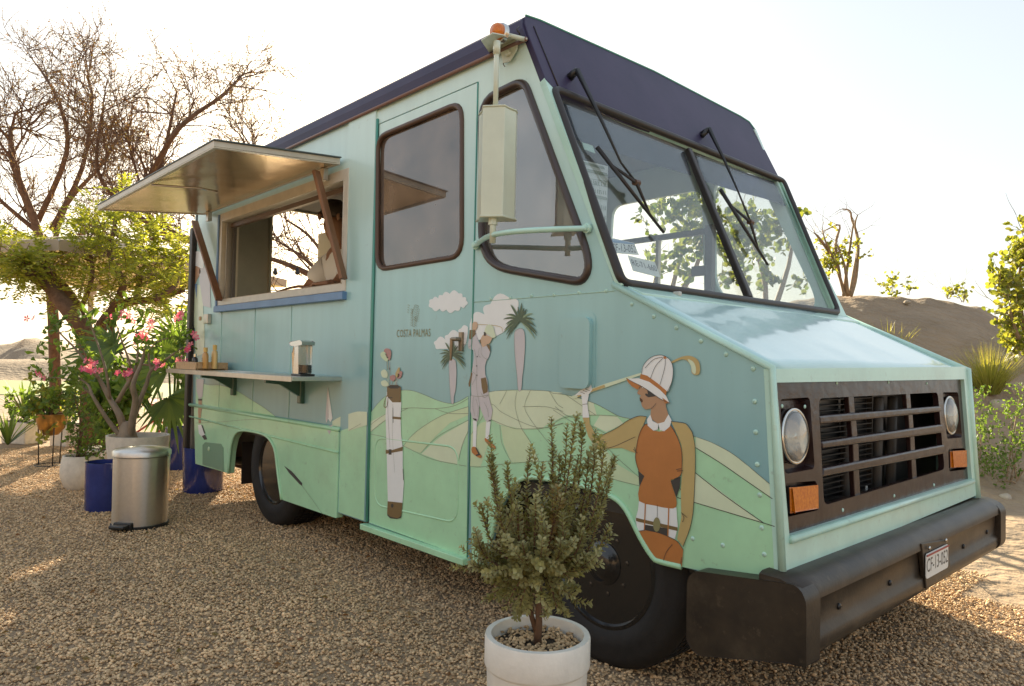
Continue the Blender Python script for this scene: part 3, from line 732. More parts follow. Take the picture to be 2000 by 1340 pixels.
# ---- underbody
box('chassis_rail', (-3.4, 2.45, .42), (4.9, .09, .14), M['darkmetal'], TR); box('chassis_rail', (-3.4, 3.4, .42), (4.9, .09, .14), M['darkmetal'], TR)
box('floor', (-3.6, 2.95, .585), (4.6, 1.84, .05), M['darkmetal'], TR)
box('rear_axle', (-4.5, 2.95, .36), (.1, 1.7, .1), M['darkmetal'], TR); box('front_axle', (-1.7, 2.95, .34), (.1, 1.6, .08), M['darkmetal'], TR)
for (x, x2) in ((-5.05, -4.02), (-2.26, -1.2)):
    box('wheel_housing', ((x + x2) / 2, 2.36, .915), (x2 - x, .62, .02), M['rubber'], TR)
    box('wheel_housing', ((x + x2) / 2, 2.67, .66), (x2 - x, .02, .5), M['rubber'], TR)
box('tank', (-5.45, 2.5, .36), (.5, .5, .28), M['stand'], TR); box('tank', (-5.1, 2.95, .36), (.3, .7, .3), M['darkmetal'], TR)
for y in (2.13, 2.28): box('mud_flap', (-5.08, y, .33), (.012, .11, .3), M['rubber'], TR)
tube('exhaust', [(-5.8, 2.2, .26), (-5.4, 2.2, .3), (-5.1, 2.5, .33)], .03, M['darkmetal'], TR)

# ---- serving window frame, hatch, struts
fy = 1.985
wf = MB()
fw = .035
ZZ = lambda x, z, y=fy: Vector((x, y, z))
loopo = [ZZ(wx0 - fw, wz1 + .055), ZZ(wx1 + fw, wz1 + .055), ZZ(wx1 + fw, wz0 - .035), ZZ(wx0 - fw, wz0 - .035)]
loopi = [ZZ(wx0 + .02, wz1 - .01), ZZ(wx1 - .01, wz1 - .01), ZZ(wx1 - .01, wz0 + .012), ZZ(wx0 + .02, wz0 + .012)]
wfo = plate('serving_window_frame', [loopo, loopi], (0, .12, 0), M['frame'], TR, bevel=.004)
l2 = [p + Vector((0, .03, 0)) for p in loopi]
box('inner_track', (wx0 + .05, 2.03, (wz0 + wz1) / 2), (.02, .05, wz1 - wz0 - .04), M['alu'], wfo); box('inner_track', (wx0 + .085, 2.055, (wz0 + wz1) / 2), (.015, .02, wz1 - wz0 - .04), M['intdark'], wfo)
box('inner_track', ((wx0 + wx1) / 2, 2.05, wz1 - .035), (wx1 - wx0 - .05, .03, .03), M['stand'], wfo)
bl = box('window_rail', ((wx0 + wx1) / 2, 1.978, wz0 - .062), (wx1 - wx0 + .09, .035, .045), M['blue'], TR, bevel=.004)
box('window_post', (wx0 - .045, 1.985, (wz0 + wz1) / 2), (.025, .02, wz1 - wz0 + .1), M['blue'], TR, bevel=.003)
A = Vector((-5.70, 1.975, 2.19)); B = Vector((-3.60, 1.975, 2.185)); D = Vector((-3.62, 1.288, 2.133)); Cc = Vector((-5.70, 1.24, 2.108))
ht = MB(); hN = (B - A).cross(D - B).normalized()
if hN.z < 0: hN = -hN
hatch = plate('serving_hatch', [[A, B, D, Cc]], hN * .004, M['under'], TR)
plate('hatch_skin', [[p + hN * .032 + (p - (A + D) / 2) * .012 for p in (A, B, D, Cc)]], hN * .006, M['hatchtop'], hatch)
for a, b in ((A, B), (B, D), (D, Cc), (Cc, A)):
    d = (b - a).normalized(); w = hN.cross(d) * .022
    inw = w if ((A + D) / 2 - a).dot(w) > 0 else -w
    q = [a, b, b + inw, a + inw]
    plate('hatch_frame', [[p - hN * .004 for p in q]], hN * .034, M['frame'], hatch, bevel=.003)
tube('hatch_stay', [D.lerp(Cc, .48) + Vector((0, .02, -.01)), D.lerp(Cc, .42) + Vector((0, .25, -.01)), D.lerp(Cc, .42) + Vector((0, .36, -.012))], .007, M['chrome'], hatch)
for t_ in (.07, .93):
    p = A.lerp(B, t_); box('hatch_hinge', p + Vector((0, -.02, -.04)), (.05, .03, .07), M['alu'], hatch, bevel=.003)
def strut(p0, p1, w, t):
    d = (p1 - p0); L = d.length; mm = MB(); mm.box((0, 0, 0), (w, t, L), d.to_track_quat('Z', 'Y').to_matrix())
    mm.v = [q + (p0 + p1) / 2 for q in mm.v]; return mm.build('prop_strut', M['wood'], TR, bevel=.003)
s1b = onY(431, 588, 1.965); s1t = onPl(377, 432, Cc, hN); s1t = onPl(380, 432, Cc - hN * .012, hN)
strut(onY(428, 586, 1.955), s1t, .05, .022)
s2t = onPl(617, 334, Cc - hN * .012, hN)
strut(onY(671, 545, 1.955), s2t, .05, .022)
# ---- shelf with brackets
cx0, cx1, cy0, czt = -5.58, -3.541, 1.697, .992
sh = box('shelf', ((cx0 + cx1) / 2, (cy0 + 1.995) / 2, czt - .012), (cx1 - cx0, 1.995 - cy0, .024), M['brushed'], TR, bevel=.004)
box('shelf_edge', ((cx0 + cx1) / 2, cy0 - .002, czt - .014), (cx1 - cx0, .004, .028), M['alu'], sh, bevel=.001)
mb_ = mat('bracket_green', (.03, .10, .07), rough=.3, coat=.4)
for (u, v) in ((460, 760), (592, 770)):
    x = onY(u, v).x
    b = box('shelf_bracket', (x, 1.985, czt - .10), (.045, .03, .15), mb_, TR, bevel=.006)
    mm = MB()
    mm.plate([[Vector((x - .012, 1.97, czt - .035)), Vector((x - .012, 1.76, czt - .035)), Vector((x - .012, 1.76, czt - .05)), Vector((x - .012, 1.85, czt - .06)), Vector((x - .012, 1.97, czt - .13))]], (.024, 0, 0))
    mm.build('bracket_arm', mb_, b)
# ---- latch and small hardware at the rear of the side
box('latch_box', onY(405, 623, 1.985), (.09, .03, .075), M['alu'], TR, bevel=.004)
box('latch_plate', onY(391, 622, 1.995), (.035, .01, .03), M['woodpale'], TR, bevel=.002)
q = [onY(u, v, 1.9775) for u, v in z5([(230, 760), (245, 742), (340, 752), (353, 775), (357, 915), (230, 875)])]
plate('rear_access_flap', [q], (0, .003, 0), mat('flap_green', (.19, .35, .23), rough=.35, coat=.4), TR)
o = lathe('flap_lock', [(.0, -.006), (.014, -.005), (.018, 0)], onY(*z5([(268, 782)])[0], 1.9765), M['beige'], TR, 14, 'Y')
# ---- mirror
mc = M['mirror'] = mat('mirror_housing_paint', (.62, .66, .52), rough=.35, coat=.3, var=.05)
mp = onY(966, 320, 1.80)
mr = MB()
tu = onY(966, 213, 1.80); bu = onY(966, 424, 1.80)
xc = tu.x + .005; hw = .078
hx = [( -hw, .06), (-hw * .72, .02), (-hw * .55, -.03), (hw * .55, -.03), (hw * .72, .0), (hw, .03), (hw, .06)]
rotm = Matrix.Rotation(radians(38), 3, 'Z')
def ring(zc, k, tilt=0): return [Vector((xc, 1.80, zc)) + rotm @ Vector((a * k, b * k + .0, 0)) for a, b in hx]
zt_, zb_ = tu.z, bu.z
rings = [ring(zt_, .93), ring(zt_ - .008, 1), ring(zb_ + .012, 1), ring(zb_, 1.02), ring(zb_ - .006, .95)]
n = len(hx); v = [p for r in rings for p in r]
mr.add(v, [(a * n + i, a * n + (i + 1) % n, (a + 1) * n + (i + 1) % n, (a + 1) * n + i) for a in range(len(rings) - 1) for i in range(n)] + [tuple(range(n)), tuple(range((len(rings) - 1) * n, len(rings) * n))[::-1]])
mirror = mr.build('side_mirror', mc, TR, bevel=.006, seg=3)
rim_ = MB(); rim_.tube([p + Vector((0, 0, 0)) for p in ring(zt_ + .001, .98)][:], .004, 6); rim_.build('housing_rim', mc, mirror, True)
rim_ = MB(); rim_.tube(ring(zb_ - .001, 1.02), .005, 6); rim_.build('housing_rim', mc, mirror, True)
gp_ = MB(); q = [Vector((xc, 1.80, z)) + rotm @ Vector((a, .064, 0)) for a, z in ((-hw * .9, zt_ - .02), (hw * .9, zt_ - .02), (hw * .9, zb_ + .02), (-hw * .9, zb_ + .02))]
gp_.plate([q], rotm @ Vector((0, .003, 0))); gp_.build('mirror_glass', mat('mirror_silver', (.8, .8, .8), rough=.02, metal=1), mirror)
ru = onY(962, 85, 1.80)
tube('mirror_rod', [Vector((xc, 1.80, zt_ - .02)), Vector((xc, 1.80, ru.z))], .010, mc, mirror)
tube('mirror_rod', [Vector((xc, 1.80, zb_ + .02)), Vector((xc, 1.80, zb_ - .10))], .012, mc, mirror)
tube('mirror_rod', [Vector((xc, 1.80, ru.z)), Vector((xc, 1.80, ru.z - .05))], .014, mc, mirror)
lathe('rod_nut', [(.001, .012), (.018, .012), (.018, -.012), (.001, -.012)], (xc, 1.80, zb_ - .018), mc, mirror, 6)
arm = crv([onY(930, 479, 1.985), onY(940, 470, 1.90), Vector((xc, 1.80, onY(968, 458, 1.80).z)), onY(1010, 452, 1.80), onY(1080, 448, 1.87), onY(1146, 446, 1.985)], 6)
tube('mirror_arm', arm, .011, M['mint'], mirror)
for u, v in ((930, 479), (1147, 446)):
    lathe('arm_bolt', [(.0, -.02), (.012, -.018), (.014, -.008), (.02, -.006), (.02, .005)], onY(u, v, 1.99), M['mint'], mirror, 8, 'Y')
# top bracket and amber marker lamp
br = MB(); p0 = Vector((xc, 1.80, ru.z + .012)); w0 = onY(1003, 92, 1.985)
br.plate([[p0 + Vector((-.06, -.03, 0)), p0 + Vector((.02, -.04, 0)), w0 + Vector((.06, 0, 0)) * .4 + Vector((0, 0, .03)), Vector((w0.x - .16, 1.99, w0.z + .025))]], (0, 0, .004))
br.plate([[Vector((w0.x - .09, 1.982, w0.z + .035)), Vector((w0.x + .03, 1.982, w0.z + .035)), Vector((w0.x + .02, 1.982, w0.z - .02)), Vector((w0.x - .02, 1.982, w0.z - .055)), Vector((w0.x - .06, 1.982, w0.z - .05))]], (0, .006, 0))
bro = br.build('mirror_bracket', mc, mirror)
lathe('bracket_bolt', [(.0, -.012), (.012, -.01), (.016, 0)], Vector((w0.x - .025, 1.98, w0.z - .02)), mc, mirror, 8, 'Y')
lp = onY(972, 62, 1.86)
ml = MB(); ml.lathe([(.001, -.026), (.024, -.023), (.033, -.010), (.035, .01)], lp, 20, 'Y')
mlo = ml.build('marker_lamp', M['amber'], TR, True)
lathe('lamp_bezel', [(.035, .008), (.040, .012), (.040, .028), (.001, .03)], lp, M['chrome'], mlo, 20, 'Y')
tube('lamp_mount', [lp + Vector((0, .03, 0)), Vector((lp.x + .03, 1.99, lp.z))], .01, mc, mlo)
tube('loose_wire', [onY(1016, 75, 1.985), onY(1014, 64, 1.97), onY(1009, 58, 1.96), onY(1014, 52, 1.975)], .0035, M['rubber'], TR, 5)
tube('loose_wire', crv([onY(999, 112, 1.988), onY(990, 118, 1.985), onY(983, 124, 1.985), onY(986, 130, 1.985)], 4), .002, M['rubber'], TR, 5)

# ---- wipers
def Wo(u, v, off): return onPl(u, v, WP + WN * off, WN)
for piv, mid, tip, b0, b1 in (((1127, 137), (1213, 318), (1243, 357), (1166, 287), (1297, 455)), ((1385, 252), (1440, 370), (1466, 434), (1407, 370), (1500, 518))):
    w = MB(); a = Wo(*piv, .05); 
    w.tube([a, Wo((piv[0] + mid[0]) / 2, (piv[1] + mid[1]) / 2 - 3, .06), Wo(*mid, .05), Wo(*tip, .035)], [.013, .008, .005, .005], 6)
    w.tube([a + WN * -.05, a], [.018, .014], 8)
    w.tube([Wo(piv[0] - 14, piv[1] + 14, .012), Wo(piv[0], piv[1], .045)], [.012, .014], 8)
    wo = w.build('wiper', M['black'], TR, True)
    bl_ = MB(); bl_.tube([Wo(*b0, .02), Wo(*b1, .02)], [.010, .006], 6)
    bl_.tube([Wo(b0[0] * .8 + b1[0] * .2, b0[1] * .8 + b1[1] * .2, .022), Wo(*tip, .036), Wo(b0[0] * .2 + b1[0] * .8, b0[1] * .2 + b1[1] * .8, .022)], [.005, .009, .004], 6)
    d = (Wo(*b1, .01) - Wo(*b0, .01)); mm_ = (Wo(*b1, .009) + Wo(*b0, .009)) / 2
    bl_.build('wiper_blade', M['rubber'], wo, True)
    lathe('blade_joint', [(.001, -.014), (.014, -.014), (.014, .014), (.001, .014)], Wo(*tip, .034), M['stand'], wo, 8, 'Y')

# ---- cab interior
dashp = MB(); 
dv_ = []
for i in range(9):
    for j in range(25):
        x = -2.05 + .42 * i / 8; y = YS + .04 + 1.8 * j / 24
        dv_.append(Vector((x, y, 1.34 - .09 * (1 - i / 8) ** 2 + .035 * noise.noise(Vector((x * 6, y * 4, 1))) + (.08 * math.exp(-((y - 3.1) / .25) ** 2) * (1 - i / 9)))))
dashp.add(dv_, [(i * 25 + j, (i + 1) * 25 + j, (i + 1) * 25 + j + 1, i * 25 + j + 1) for i in range(8) for j in range(24)])
dashp.build('dashboard', M['dash'], TR, True)
box('dash_front', (-2.04, 2.95, 1.0), (.03, 1.8, .52), M['intdark'], TR)
tube('steering_wheel', [Vector((-2.22, 3.42, 1.25)) + Matrix.Rotation(radians(-60), 3, 'Y') @ Vector((.2 * cos(a / 24 * 2 * pi), .2 * sin(a / 24 * 2 * pi), 0)) for a in range(24)], .013, M['black'], TR, 8, True)
tube('steering_column', [(-2.22, 3.42, 1.25), (-2.0, 3.42, 1.05)], .03, M['black'], TR)
box('driver_seat', (-2.75, 3.42, 1.0), (.45, .45, .12), M['intdark'], TR, bevel=.04); box('seat_back', (-2.98, 3.42, 1.32), (.12, .45, .6), M['intdark'], TR, bevel=.04)
box('bulkhead', (-3.30, 2.38, 1.5), (.03, .7, 1.75), M['interior'], TR)
box('bulkhead', (-3.30, 3.75, 1.5), (.03, .26, 1.75), M['interior'], TR)
box('bulkhead_header', (-3.30, 3.2, 2.28), (.03, 1.0, .2), M['intdark'], TR)
box('cab_shelf_box', onY(1122, 495, 2.25), (.06, .12, .12), M['woodpale'], TR, bevel=.003)
cl = MB(); cl.box((-1.93, YS + .06, 1.85), (.05, .05, .95), Matrix.Rotation(radians(-25.8), 3, 'Y')); cl.build('window_pillar', M['interior'], TR)
def wsitem(name, px, off, mt, parent=TR):
    return plate(name, [[onPl(u, v, WP - WN * off, WN) for u, v in px]], -WN * .002, mt, parent)
wsitem('paper_notice', z7b([(138, 182), (392, 245), (385, 520), (372, 835), (335, 800), (250, 560)]), .022, M['sticker'])
pk_ = lambda k: onPl(*k, WP - WN * .0205, WN)
nb = MB()
def nstroke(a, b, w):
    A_, B_ = [onPl(*q, WP - WN * .0205, WN) for q in z7b([a, b])]
    d = (B_ - A_).normalized().cross(WN) * w; nb.add([A_ - d, B_ - d, B_ + d, A_ + d], [(0, 1, 2, 3)])
for a, b, w in [((175, 215), (360, 262), .007), ((205, 350), (385, 378), .0012), ((240, 495), (388, 525), .0012), ((165, 270), (388, 320), .009), ((245, 500), (385, 530), .008), ((330, 690), (380, 700), .001), ((268, 420), (270, 470), .001), ((230, 400), (388, 425), .0008), ((310, 300), (330, 600), .0006)]: nstroke(a, b, w)
rg = random.Random(4)
for (x0, y0, x1) in ((200, 375, 380), (245, 455, 380), (315, 600, 380), (335, 690, 375)):
    x = x0
    while x < x1:
        nstroke((x, y0 + (x - x0) * .18 - 18), (x + rg.uniform(-6, 8), y0 + (x - x0) * .18 + 18), .0022); x += rg.uniform(12, 24)
nb.build('notice_print', M['inksoft'], TR)
st = wsitem('parking_sticker', z7b([(165, 25), (258, 62), (280, 132), (185, 95)]), .022, mat('pale_green_sticker', (.40, .58, .48), rough=.5))
def insideplate(px, txt, tpx, colr=None):
    o = wsitem('number_plate', px, .03, M['plate'])
    a, b, c = [onPl(*q, WP - WN * .0285, WN) for q in tpx]
    text_mesh('plate_characters', txt, M['ink'], o, a, b - a, c - a, (c - a).length, (b - a).length)
    return o
ip = insideplate(z7b([(385, 885), (440, 872), (620, 915), (662, 1018), (432, 998)]), 'CF-13-052', z7b([(425, 982), (640, 1000), (418, 915)]))
insideplate(z7b([(566, 1022), (800, 1080), (850, 1215), (612, 1155)]), 'RE-71-660', z7b([(612, 1110), (825, 1165), (590, 1055)]))
o = wsitem('plate_top_band', z7b([(390, 890), (440, 876), (618, 918), (622, 926), (400, 905)]), .0285, M['blue'], ip)

# ================================================================== mural paint on the side
class Decal:
    def __init__(s, fn, y0=YS): s.mb = MB(); s.fn = fn; s.y = y0; s.keys = []
    def k(s, key):
        if key not in s.keys: s.keys.append(key)
        return s.keys.index(key)
    def pt(s, p, layer): return onY(*s.fn([p])[0], s.y - .0012 - layer * .0007)
    def poly(s, pts, key, layer=1, sm=0, raw=False):
        if sm: pts = crv(pts, sm, True)
        w = [s.pt(p, layer) for p in pts]
        tris = tessellate_polygon([w])
        s.mb.add(w, [t if (w[t[1]] - w[t[0]]).cross(w[t[2]] - w[t[0]]).y < 0 else t[::-1] for t in tris], s.k(key))
    def stroke(s, pts, w, key, layer=3, sm=6, taper=False):
        if sm and len(pts) > 2: pts = crv(pts, sm)
        q = [s.pt(p, layer) for p in pts]; L = len(q); v = []
        for i in range(L):
            d = (q[min(i + 1, L - 1)] - q[max(i - 1, 0)]).normalized(); nn_ = Vector((-d.z, 0, d.x)) * w * (1 - (i / (L - 1)) * .9 if taper else 1)
            v += [q[i] - nn_, q[i] + nn_]
        s.mb.add(v, [(2 * i, 2 * i + 2, 2 * i + 3, 2 * i + 1) for i in range(L - 1)], s.k(key))
    def build(s, name, label=None):
        o = s.mb.build(name, [M[k] for k in s.keys], TR)
        if label: o['label'] = label
        return o
full = lambda p: p
# hills: door
d = Decal(z6)
sil = [(58, 690), (75, 672), (100, 640), (135, 606), (180, 580), (235, 568), (290, 573), (350, 595), (420, 624), (480, 638), (520, 630), (575, 600)]
d.poly(crv(sil, 4) + [(566, 1445), (58, 1262)], 'green', 0)
d.stroke(sil, .0009, 'inksoft', 1)
d.poly(crv([(236, 862), (300, 790), (430, 705), (575, 655)], 5) + [(575, 700)] + crv([(480, 740), (400, 815), (325, 898)], 5) + [(280, 882)], 'beige', 1)
d.poly(crv([(60, 735), (150, 690), (215, 668), (150, 720), (60, 790)], 4), 'cream', 1)
d.poly(crv([(330, 902), (430, 812), (575, 728)], 5) + [(573, 780)] + crv([(552, 840), (530, 900), (520, 955)], 4) + [(430, 940)], 'cream', 1)
for l in [[(60, 752), (150, 690), (260, 662), (400, 665), (500, 650), (575, 612)], [(60, 798), (150, 818), (240, 862), (380, 928), (520, 958), (565, 966)], [(325, 898), (420, 808), (575, 725)], [(520, 955), (545, 850), (574, 785)], [(236, 860), (300, 788), (430, 705), (574, 655)], [(400, 665), (480, 690), (574, 690)], [(60, 790), (150, 720), (260, 662)]]:
    d.stroke(l, .0009, 'inksoft', 2)
d.build('mural_hills', 'painted green and cream hills on the door')
# hills: cab side
d = Decal(full)
silq = z6([(582, 600), (640, 585), (720, 573), (800, 568), (900, 568), (1000, 574)]) + zw([(0, 498), (60, 505), (120, 520), (200, 548), (260, 580), (310, 606), (370, 620), (450, 652), (560, 672), (665, 702), (740, 728), (830, 775), (900, 828), (960, 878), (1022, 930)])
ln = crv(silq, 3)
d.poly(ln + [(1524, 1118), (1450, 1127), (1400, 1120)] + arch2 + [(921, 1094)], 'green', 0)
d.stroke(silq, .001, 'inksoft', 1, 3)
d.poly(z6([(600, 597), (720, 573), (900, 568), (1000, 574), (1072, 583)]) + zw([(20, 500), (120, 520), (190, 545), (205, 600), (60, 602), (-20, 640)]) + z6([(960, 768), (860, 771), (745, 752), (690, 720), (640, 640)]), 'cream', 1)
d.poly(z6([(745, 755), (860, 771), (900, 840), (945, 942), (800, 947), (760, 850)]), 'beige', 1)
d.poly(z6([(590, 800), (640, 740), (690, 725), (680, 850), (640, 968), (585, 966)]), 'beige', 1)
d.poly(zw([(668, 703), (740, 728), (830, 775), (900, 828), (960, 878), (1022, 930), (1025, 990), (900, 905), (780, 822), (665, 752)]), 'cream', 1)
d.poly(zw([(666, 870), (985, 1105), (660, 1008)]), 'cream', 1)
d.poly(zw([(220, 600), (300, 608), (330, 640), (250, 680), (190, 650)]), 'cream', 1)
d.poly(zw([(180, 720), (250, 765), (300, 830), (402, 890), (402, 930), (300, 905), (200, 870)]), 'beige', 1)
for l in [zw([(666, 752), (780, 822), (900, 905), (1026, 992)]), zw([(666, 870), (800, 975), (985, 1105)]), zw([(660, 1008), (850, 1065), (985, 1105), (1036, 1121)]), zw([(580, 985), (620, 998)]), zw([(582, 925), (598, 950)])]:
    d.stroke(l, .0011, 'ink', 3, 3)
for l in [z6([(585, 690), (690, 640), (760, 690), (940, 765), (1072, 742)]), z6([(690, 720), (800, 765), (860, 771), (960, 768), (1072, 740)]), z6([(740, 640), (762, 600), (775, 572)]), z6([(740, 750), (752, 850), (800, 945)]), z6([(830, 572), (820, 650), (850, 760), (900, 840), (945, 940)]), z6([(900, 570), (870, 650), (900, 720), (1000, 850), (1072, 930)]), z6([(1000, 575), (1040, 640), (1072, 662)]), z6([(860, 655), (980, 655), (1072, 680)]), z6([(585, 967), (640, 970), (760, 955), (940, 942), (1072, 945)]), z6([(590, 800), (630, 740), (690, 640)]),
          zw([(0, 575), (100, 640), (200, 700), (300, 800), (402, 890)]), zw([(0, 640), (60, 610), (180, 600), (300, 605)]), zw([(10, 560), (60, 600), (120, 620)]), zw([(180, 650), (250, 690), (330, 740)]), zw([(60, 505), (140, 560), (200, 600)]), zw([(200, 870), (300, 905), (402, 930)])]:
    d.stroke(l, .0008, 'inksoft', 3, 4)
d.build('mural_hills', 'painted green and cream fields on the cab side')
# hills: cargo side
d = Decal(z5)
d.poly(crv([(190, 352), (250, 400), (340, 405), (430, 435), (520, 490), (600, 540), (672, 596)], 4) + [(672, 604), (190, 515)], 'green', 0)
d.poly(crv([(1002, 618), (1040, 595), (1092, 574)], 4) + [(1092, 658), (1002, 645)], 'cream', 0)
d.stroke([(235, 395), (340, 405), (430, 435), (520, 490), (600, 540), (672, 596)], .0009, 'inksoft', 1)
d.build('mural_hill', 'painted hill under the shelf')
d = Decal(z5, 1.9885)
d.poly(crv([(1097, 575), (1150, 560), (1208, 562)], 4) + [(1208, 640), (1097, 676)], 'cream', 0)
d.stroke([(1100, 672), (1172, 632)], .0009, 'inksoft', 1)
d.build('mural_field', 'painted cream field on the post')
d = Decal(z5, 1.98)
d.stroke([(190, 628), (330, 622), (500, 608), (680, 607)], .0009, 'inksoft', 1)
d.stroke([(822, 1003), (880, 1080), (940, 1165)], .001, 'inksoft', 1)
d.poly([(715, 882), (760, 915), (822, 985), (822, 1003), (805, 990), (745, 925)], 'ink', 1)
d.poly([(960, 650), (1003, 640), (985, 697)], 'lilac', 1)
d.poly([(205, 532), (226, 532), (219, 600), (222, 630), (207, 630), (203, 560)], 'skin', 1)
d.poly([(203, 640), (222, 638), (240, 690), (258, 725), (240, 728), (208, 690)], 'white', 1); d.poly([(222, 638), (229, 640), (246, 688), (240, 692)], 'ink', 2); d.poly([(225, 705), (245, 698), (258, 725), (240, 728)], 'ink', 2)
d.build('mural_golfer_leg', 'painted leg and shoe on the lower panel')
d = Decal(z5)
d.poly([(975, 410), (1003, 600), (990, 622), (975, 600), (965, 628), (962, 590)], 'white', 1)
d.poly([(975, 410), (980, 595), (968, 625), (962, 590)], 'lilac', 2)
d.build('mural_flag', 'painted pennant right of the shelf')
# clouds
def lobes(c, n=7):
    out = []
    L = len(c)
    for i in range(L):
        a, b = Vector(c[i]), Vector(c[(i + 1) % L]); m_ = (a + b) / 2; dd = b - a
        nn_ = Vector((dd.y, -dd.x)) * .38
        for k in range(n):
            t = k / n; out.append(tuple(a.lerp(b, t) + nn_ * sin(pi * t)))
    return out
d = Decal(z6)
d.poly(lobes([(385, 138), (372, 112), (388, 92), (418, 88), (440, 72), (478, 64), (525, 62), (545, 82), (565, 100), (562, 125), (535, 130), (505, 150), (460, 146), (425, 142)]), 'white', 1)
d.build('mural_cloud', 'small white cloud painted on the door')
d = Decal(z6)
d.poly(lobes([(425, 352), (402, 335), (408, 308), (455, 303), (470, 278), (528, 272), (538, 245), (574, 238)]) + [(574, 322), (530, 345), (480, 352)], 'white', 1)
d.poly([(582, 225)] + lobes([(590, 200), (660, 172), (690, 118), (800, 92), (838, 130)])[:-7] + [(838, 130), (825, 180), (800, 230), (760, 265), (700, 298), (640, 305), (582, 308)], 'white', 1)
d.build('mural_cloud', 'large white cloud painted behind the golfer')
# palms
def blade(d, c, ang, ln_, w, droop, key, layer):
    pts = []; a = radians(ang)
    for i in range(9):
        t = i / 8; x = c[0] + cos(a) * ln_ * t; y = c[1] - sin(a) * ln_ * t + droop * t * t; pts.append((x, y))
    L_, R_ = [], []
    for i, p in enumerate(pts):
        t = i / 8; q = pts[min(i + 1, 8)]; r = pts[max(i - 1, 0)]; dx, dy = q[0] - r[0], q[1] - r[1]; l = math.hypot(dx, dy) or 1
        ww = w * (sin(pi * min(1, t * .9 + .12)) ** .7) * (1 if t < 1 else 0)
        L_.append((p[0] - dy / l * ww, p[1] + dx / l * ww)); R_.append((p[0] + dy / l * ww, p[1] - dx / l * ww))
    d.poly(L_ + R_[::-1], key, layer)
for trunk, cpt, sc, lab in (([(473, 420), (485, 405), (505, 410), (512, 440), (513, 500), (508, 570), (500, 600), (498, 637), (487, 637), (482, 600), (476, 520)], (492, 385), .78, 'painted palm beside the door handle'),
                       ([(818, 262), (845, 245), (868, 262), (872, 340), (865, 440), (858, 500), (852, 566), (836, 566), (830, 490), (822, 420), (816, 330)], (845, 205), 1.0, 'tall painted palm on the cab side')):
    d = Decal(z6); d.poly(trunk, 'lilac', 2, 3); d.stroke(trunk + trunk[:1], .0006, 'inksoft', 3, 3)
    rg = random.Random(5)
    for i in range(27):
        ang = -35 + 250 * i / 26 + rg.uniform(-5, 5); ln_ = (88 + 22 * abs(sin(radians(ang)))) * sc * rg.uniform(.75, 1.05)
        blade(d, cpt, ang, ln_, 5.2 * sc, (45 if abs(cos(radians(ang))) > .5 else 14) * sc, 'frond' if i % 3 else 'frond2', 4 + (i % 3) * .5 + i * .02)
    d.build('mural_palm', lab)
# golfer
d = Decal(z8)
d.poly([(372, 270), (400, 235), (425, 300), (450, 345), (490, 330), (515, 345), (525, 385), (515, 430), (490, 470), (478, 520), (482, 590), (500, 640), (512, 760), (470, 790), (430, 780), (360, 770), (355, 700), (365, 560), (385, 430), (378, 375), (335, 360), (330, 330), (340, 270)], 'lilac', 4)
d.poly([(345, 200), (387, 195), (400, 232), (372, 262), (352, 282), (338, 272)], 'brown', 5)
d.poly([(365, 160), (378, 130), (405, 130), (414, 148), (410, 180), (388, 207), (365, 195)], 'skinpale', 5, 3)
d.stroke([(400, 150), (520, 155), (590, 165), (625, 180), (630, 215)], .0011, 'tan', 4)
d.poly([(440, 290), (455, 250), (480, 235), (500, 260), (515, 300), (500, 322), (480, 340), (452, 345)], 'skinpale', 5, 2)
d.poly([(470, 235), (540, 262), (537, 288), (530, 295), (525, 310), (505, 325), (485, 300)], 'skinpale', 5.5)
d.poly([(475, 210), (490, 165), (520, 150), (550, 170), (560, 210), (572, 258), (540, 268), (510, 240), (478, 225)], 'cream', 6, 2)
d.poly([(468, 215), (487, 222), (485, 250), (470, 250)], 'ink', 6.5)
d.poly([(435, 280), (442, 285), (446, 320), (435, 310)], 'brown', 6); d.poly([(492, 335), (520, 325), (526, 392)], 'brown', 6)
d.poly([(355, 768), (430, 780), (510, 765), (530, 850), (545, 900), (530, 985), (500, 1005), (480, 985), (445, 900), (430, 850), (428, 920), (420, 985), (405, 1000), (370, 975), (350, 900), (345, 800)], 'lilac', 4.5)
d.poly([(443, 622), (485, 612), (502, 690), (500, 740), (465, 758), (450, 700)], 'brown', 6); d.poly([(360, 565), (368, 578), (350, 692), (338, 695), (335, 668)], 'brown', 6)
d.poly([(375, 988), (408, 995), (405, 1100), (400, 1222), (372, 1225), (375, 1100)], 'white', 4); d.poly([(490, 1000), (528, 995), (520, 1080), (515, 1150), (483, 1150), (485, 1060)], 'white', 4)
d.poly([(373, 968), (405, 975), (405, 994), (385, 985)], 'ink', 6); d.poly([(508, 990), (528, 984), (526, 994), (510, 997)], 'ink', 6)
d.poly([(365, 1222), (400, 1222), (425, 1268), (450, 1298), (440, 1318), (410, 1305), (365, 1268)], 'orange', 5, 2); d.poly([(395, 1225), (405, 1228), (430, 1275), (440, 1290), (400, 1300), (398, 1288), (420, 1280)], 'ink', 6)
d.poly([(480, 1140), (512, 1165), (570, 1215), (563, 1240), (530, 1222), (480, 1170)], 'orange', 5, 2)
for p in ((411, 431), (405, 513), (407, 593)): d.poly([(p[0] + 5 * cos(a), p[1] + 6 * sin(a)) for a in [k * pi / 4 for k in range(8)]], 'ink', 6)
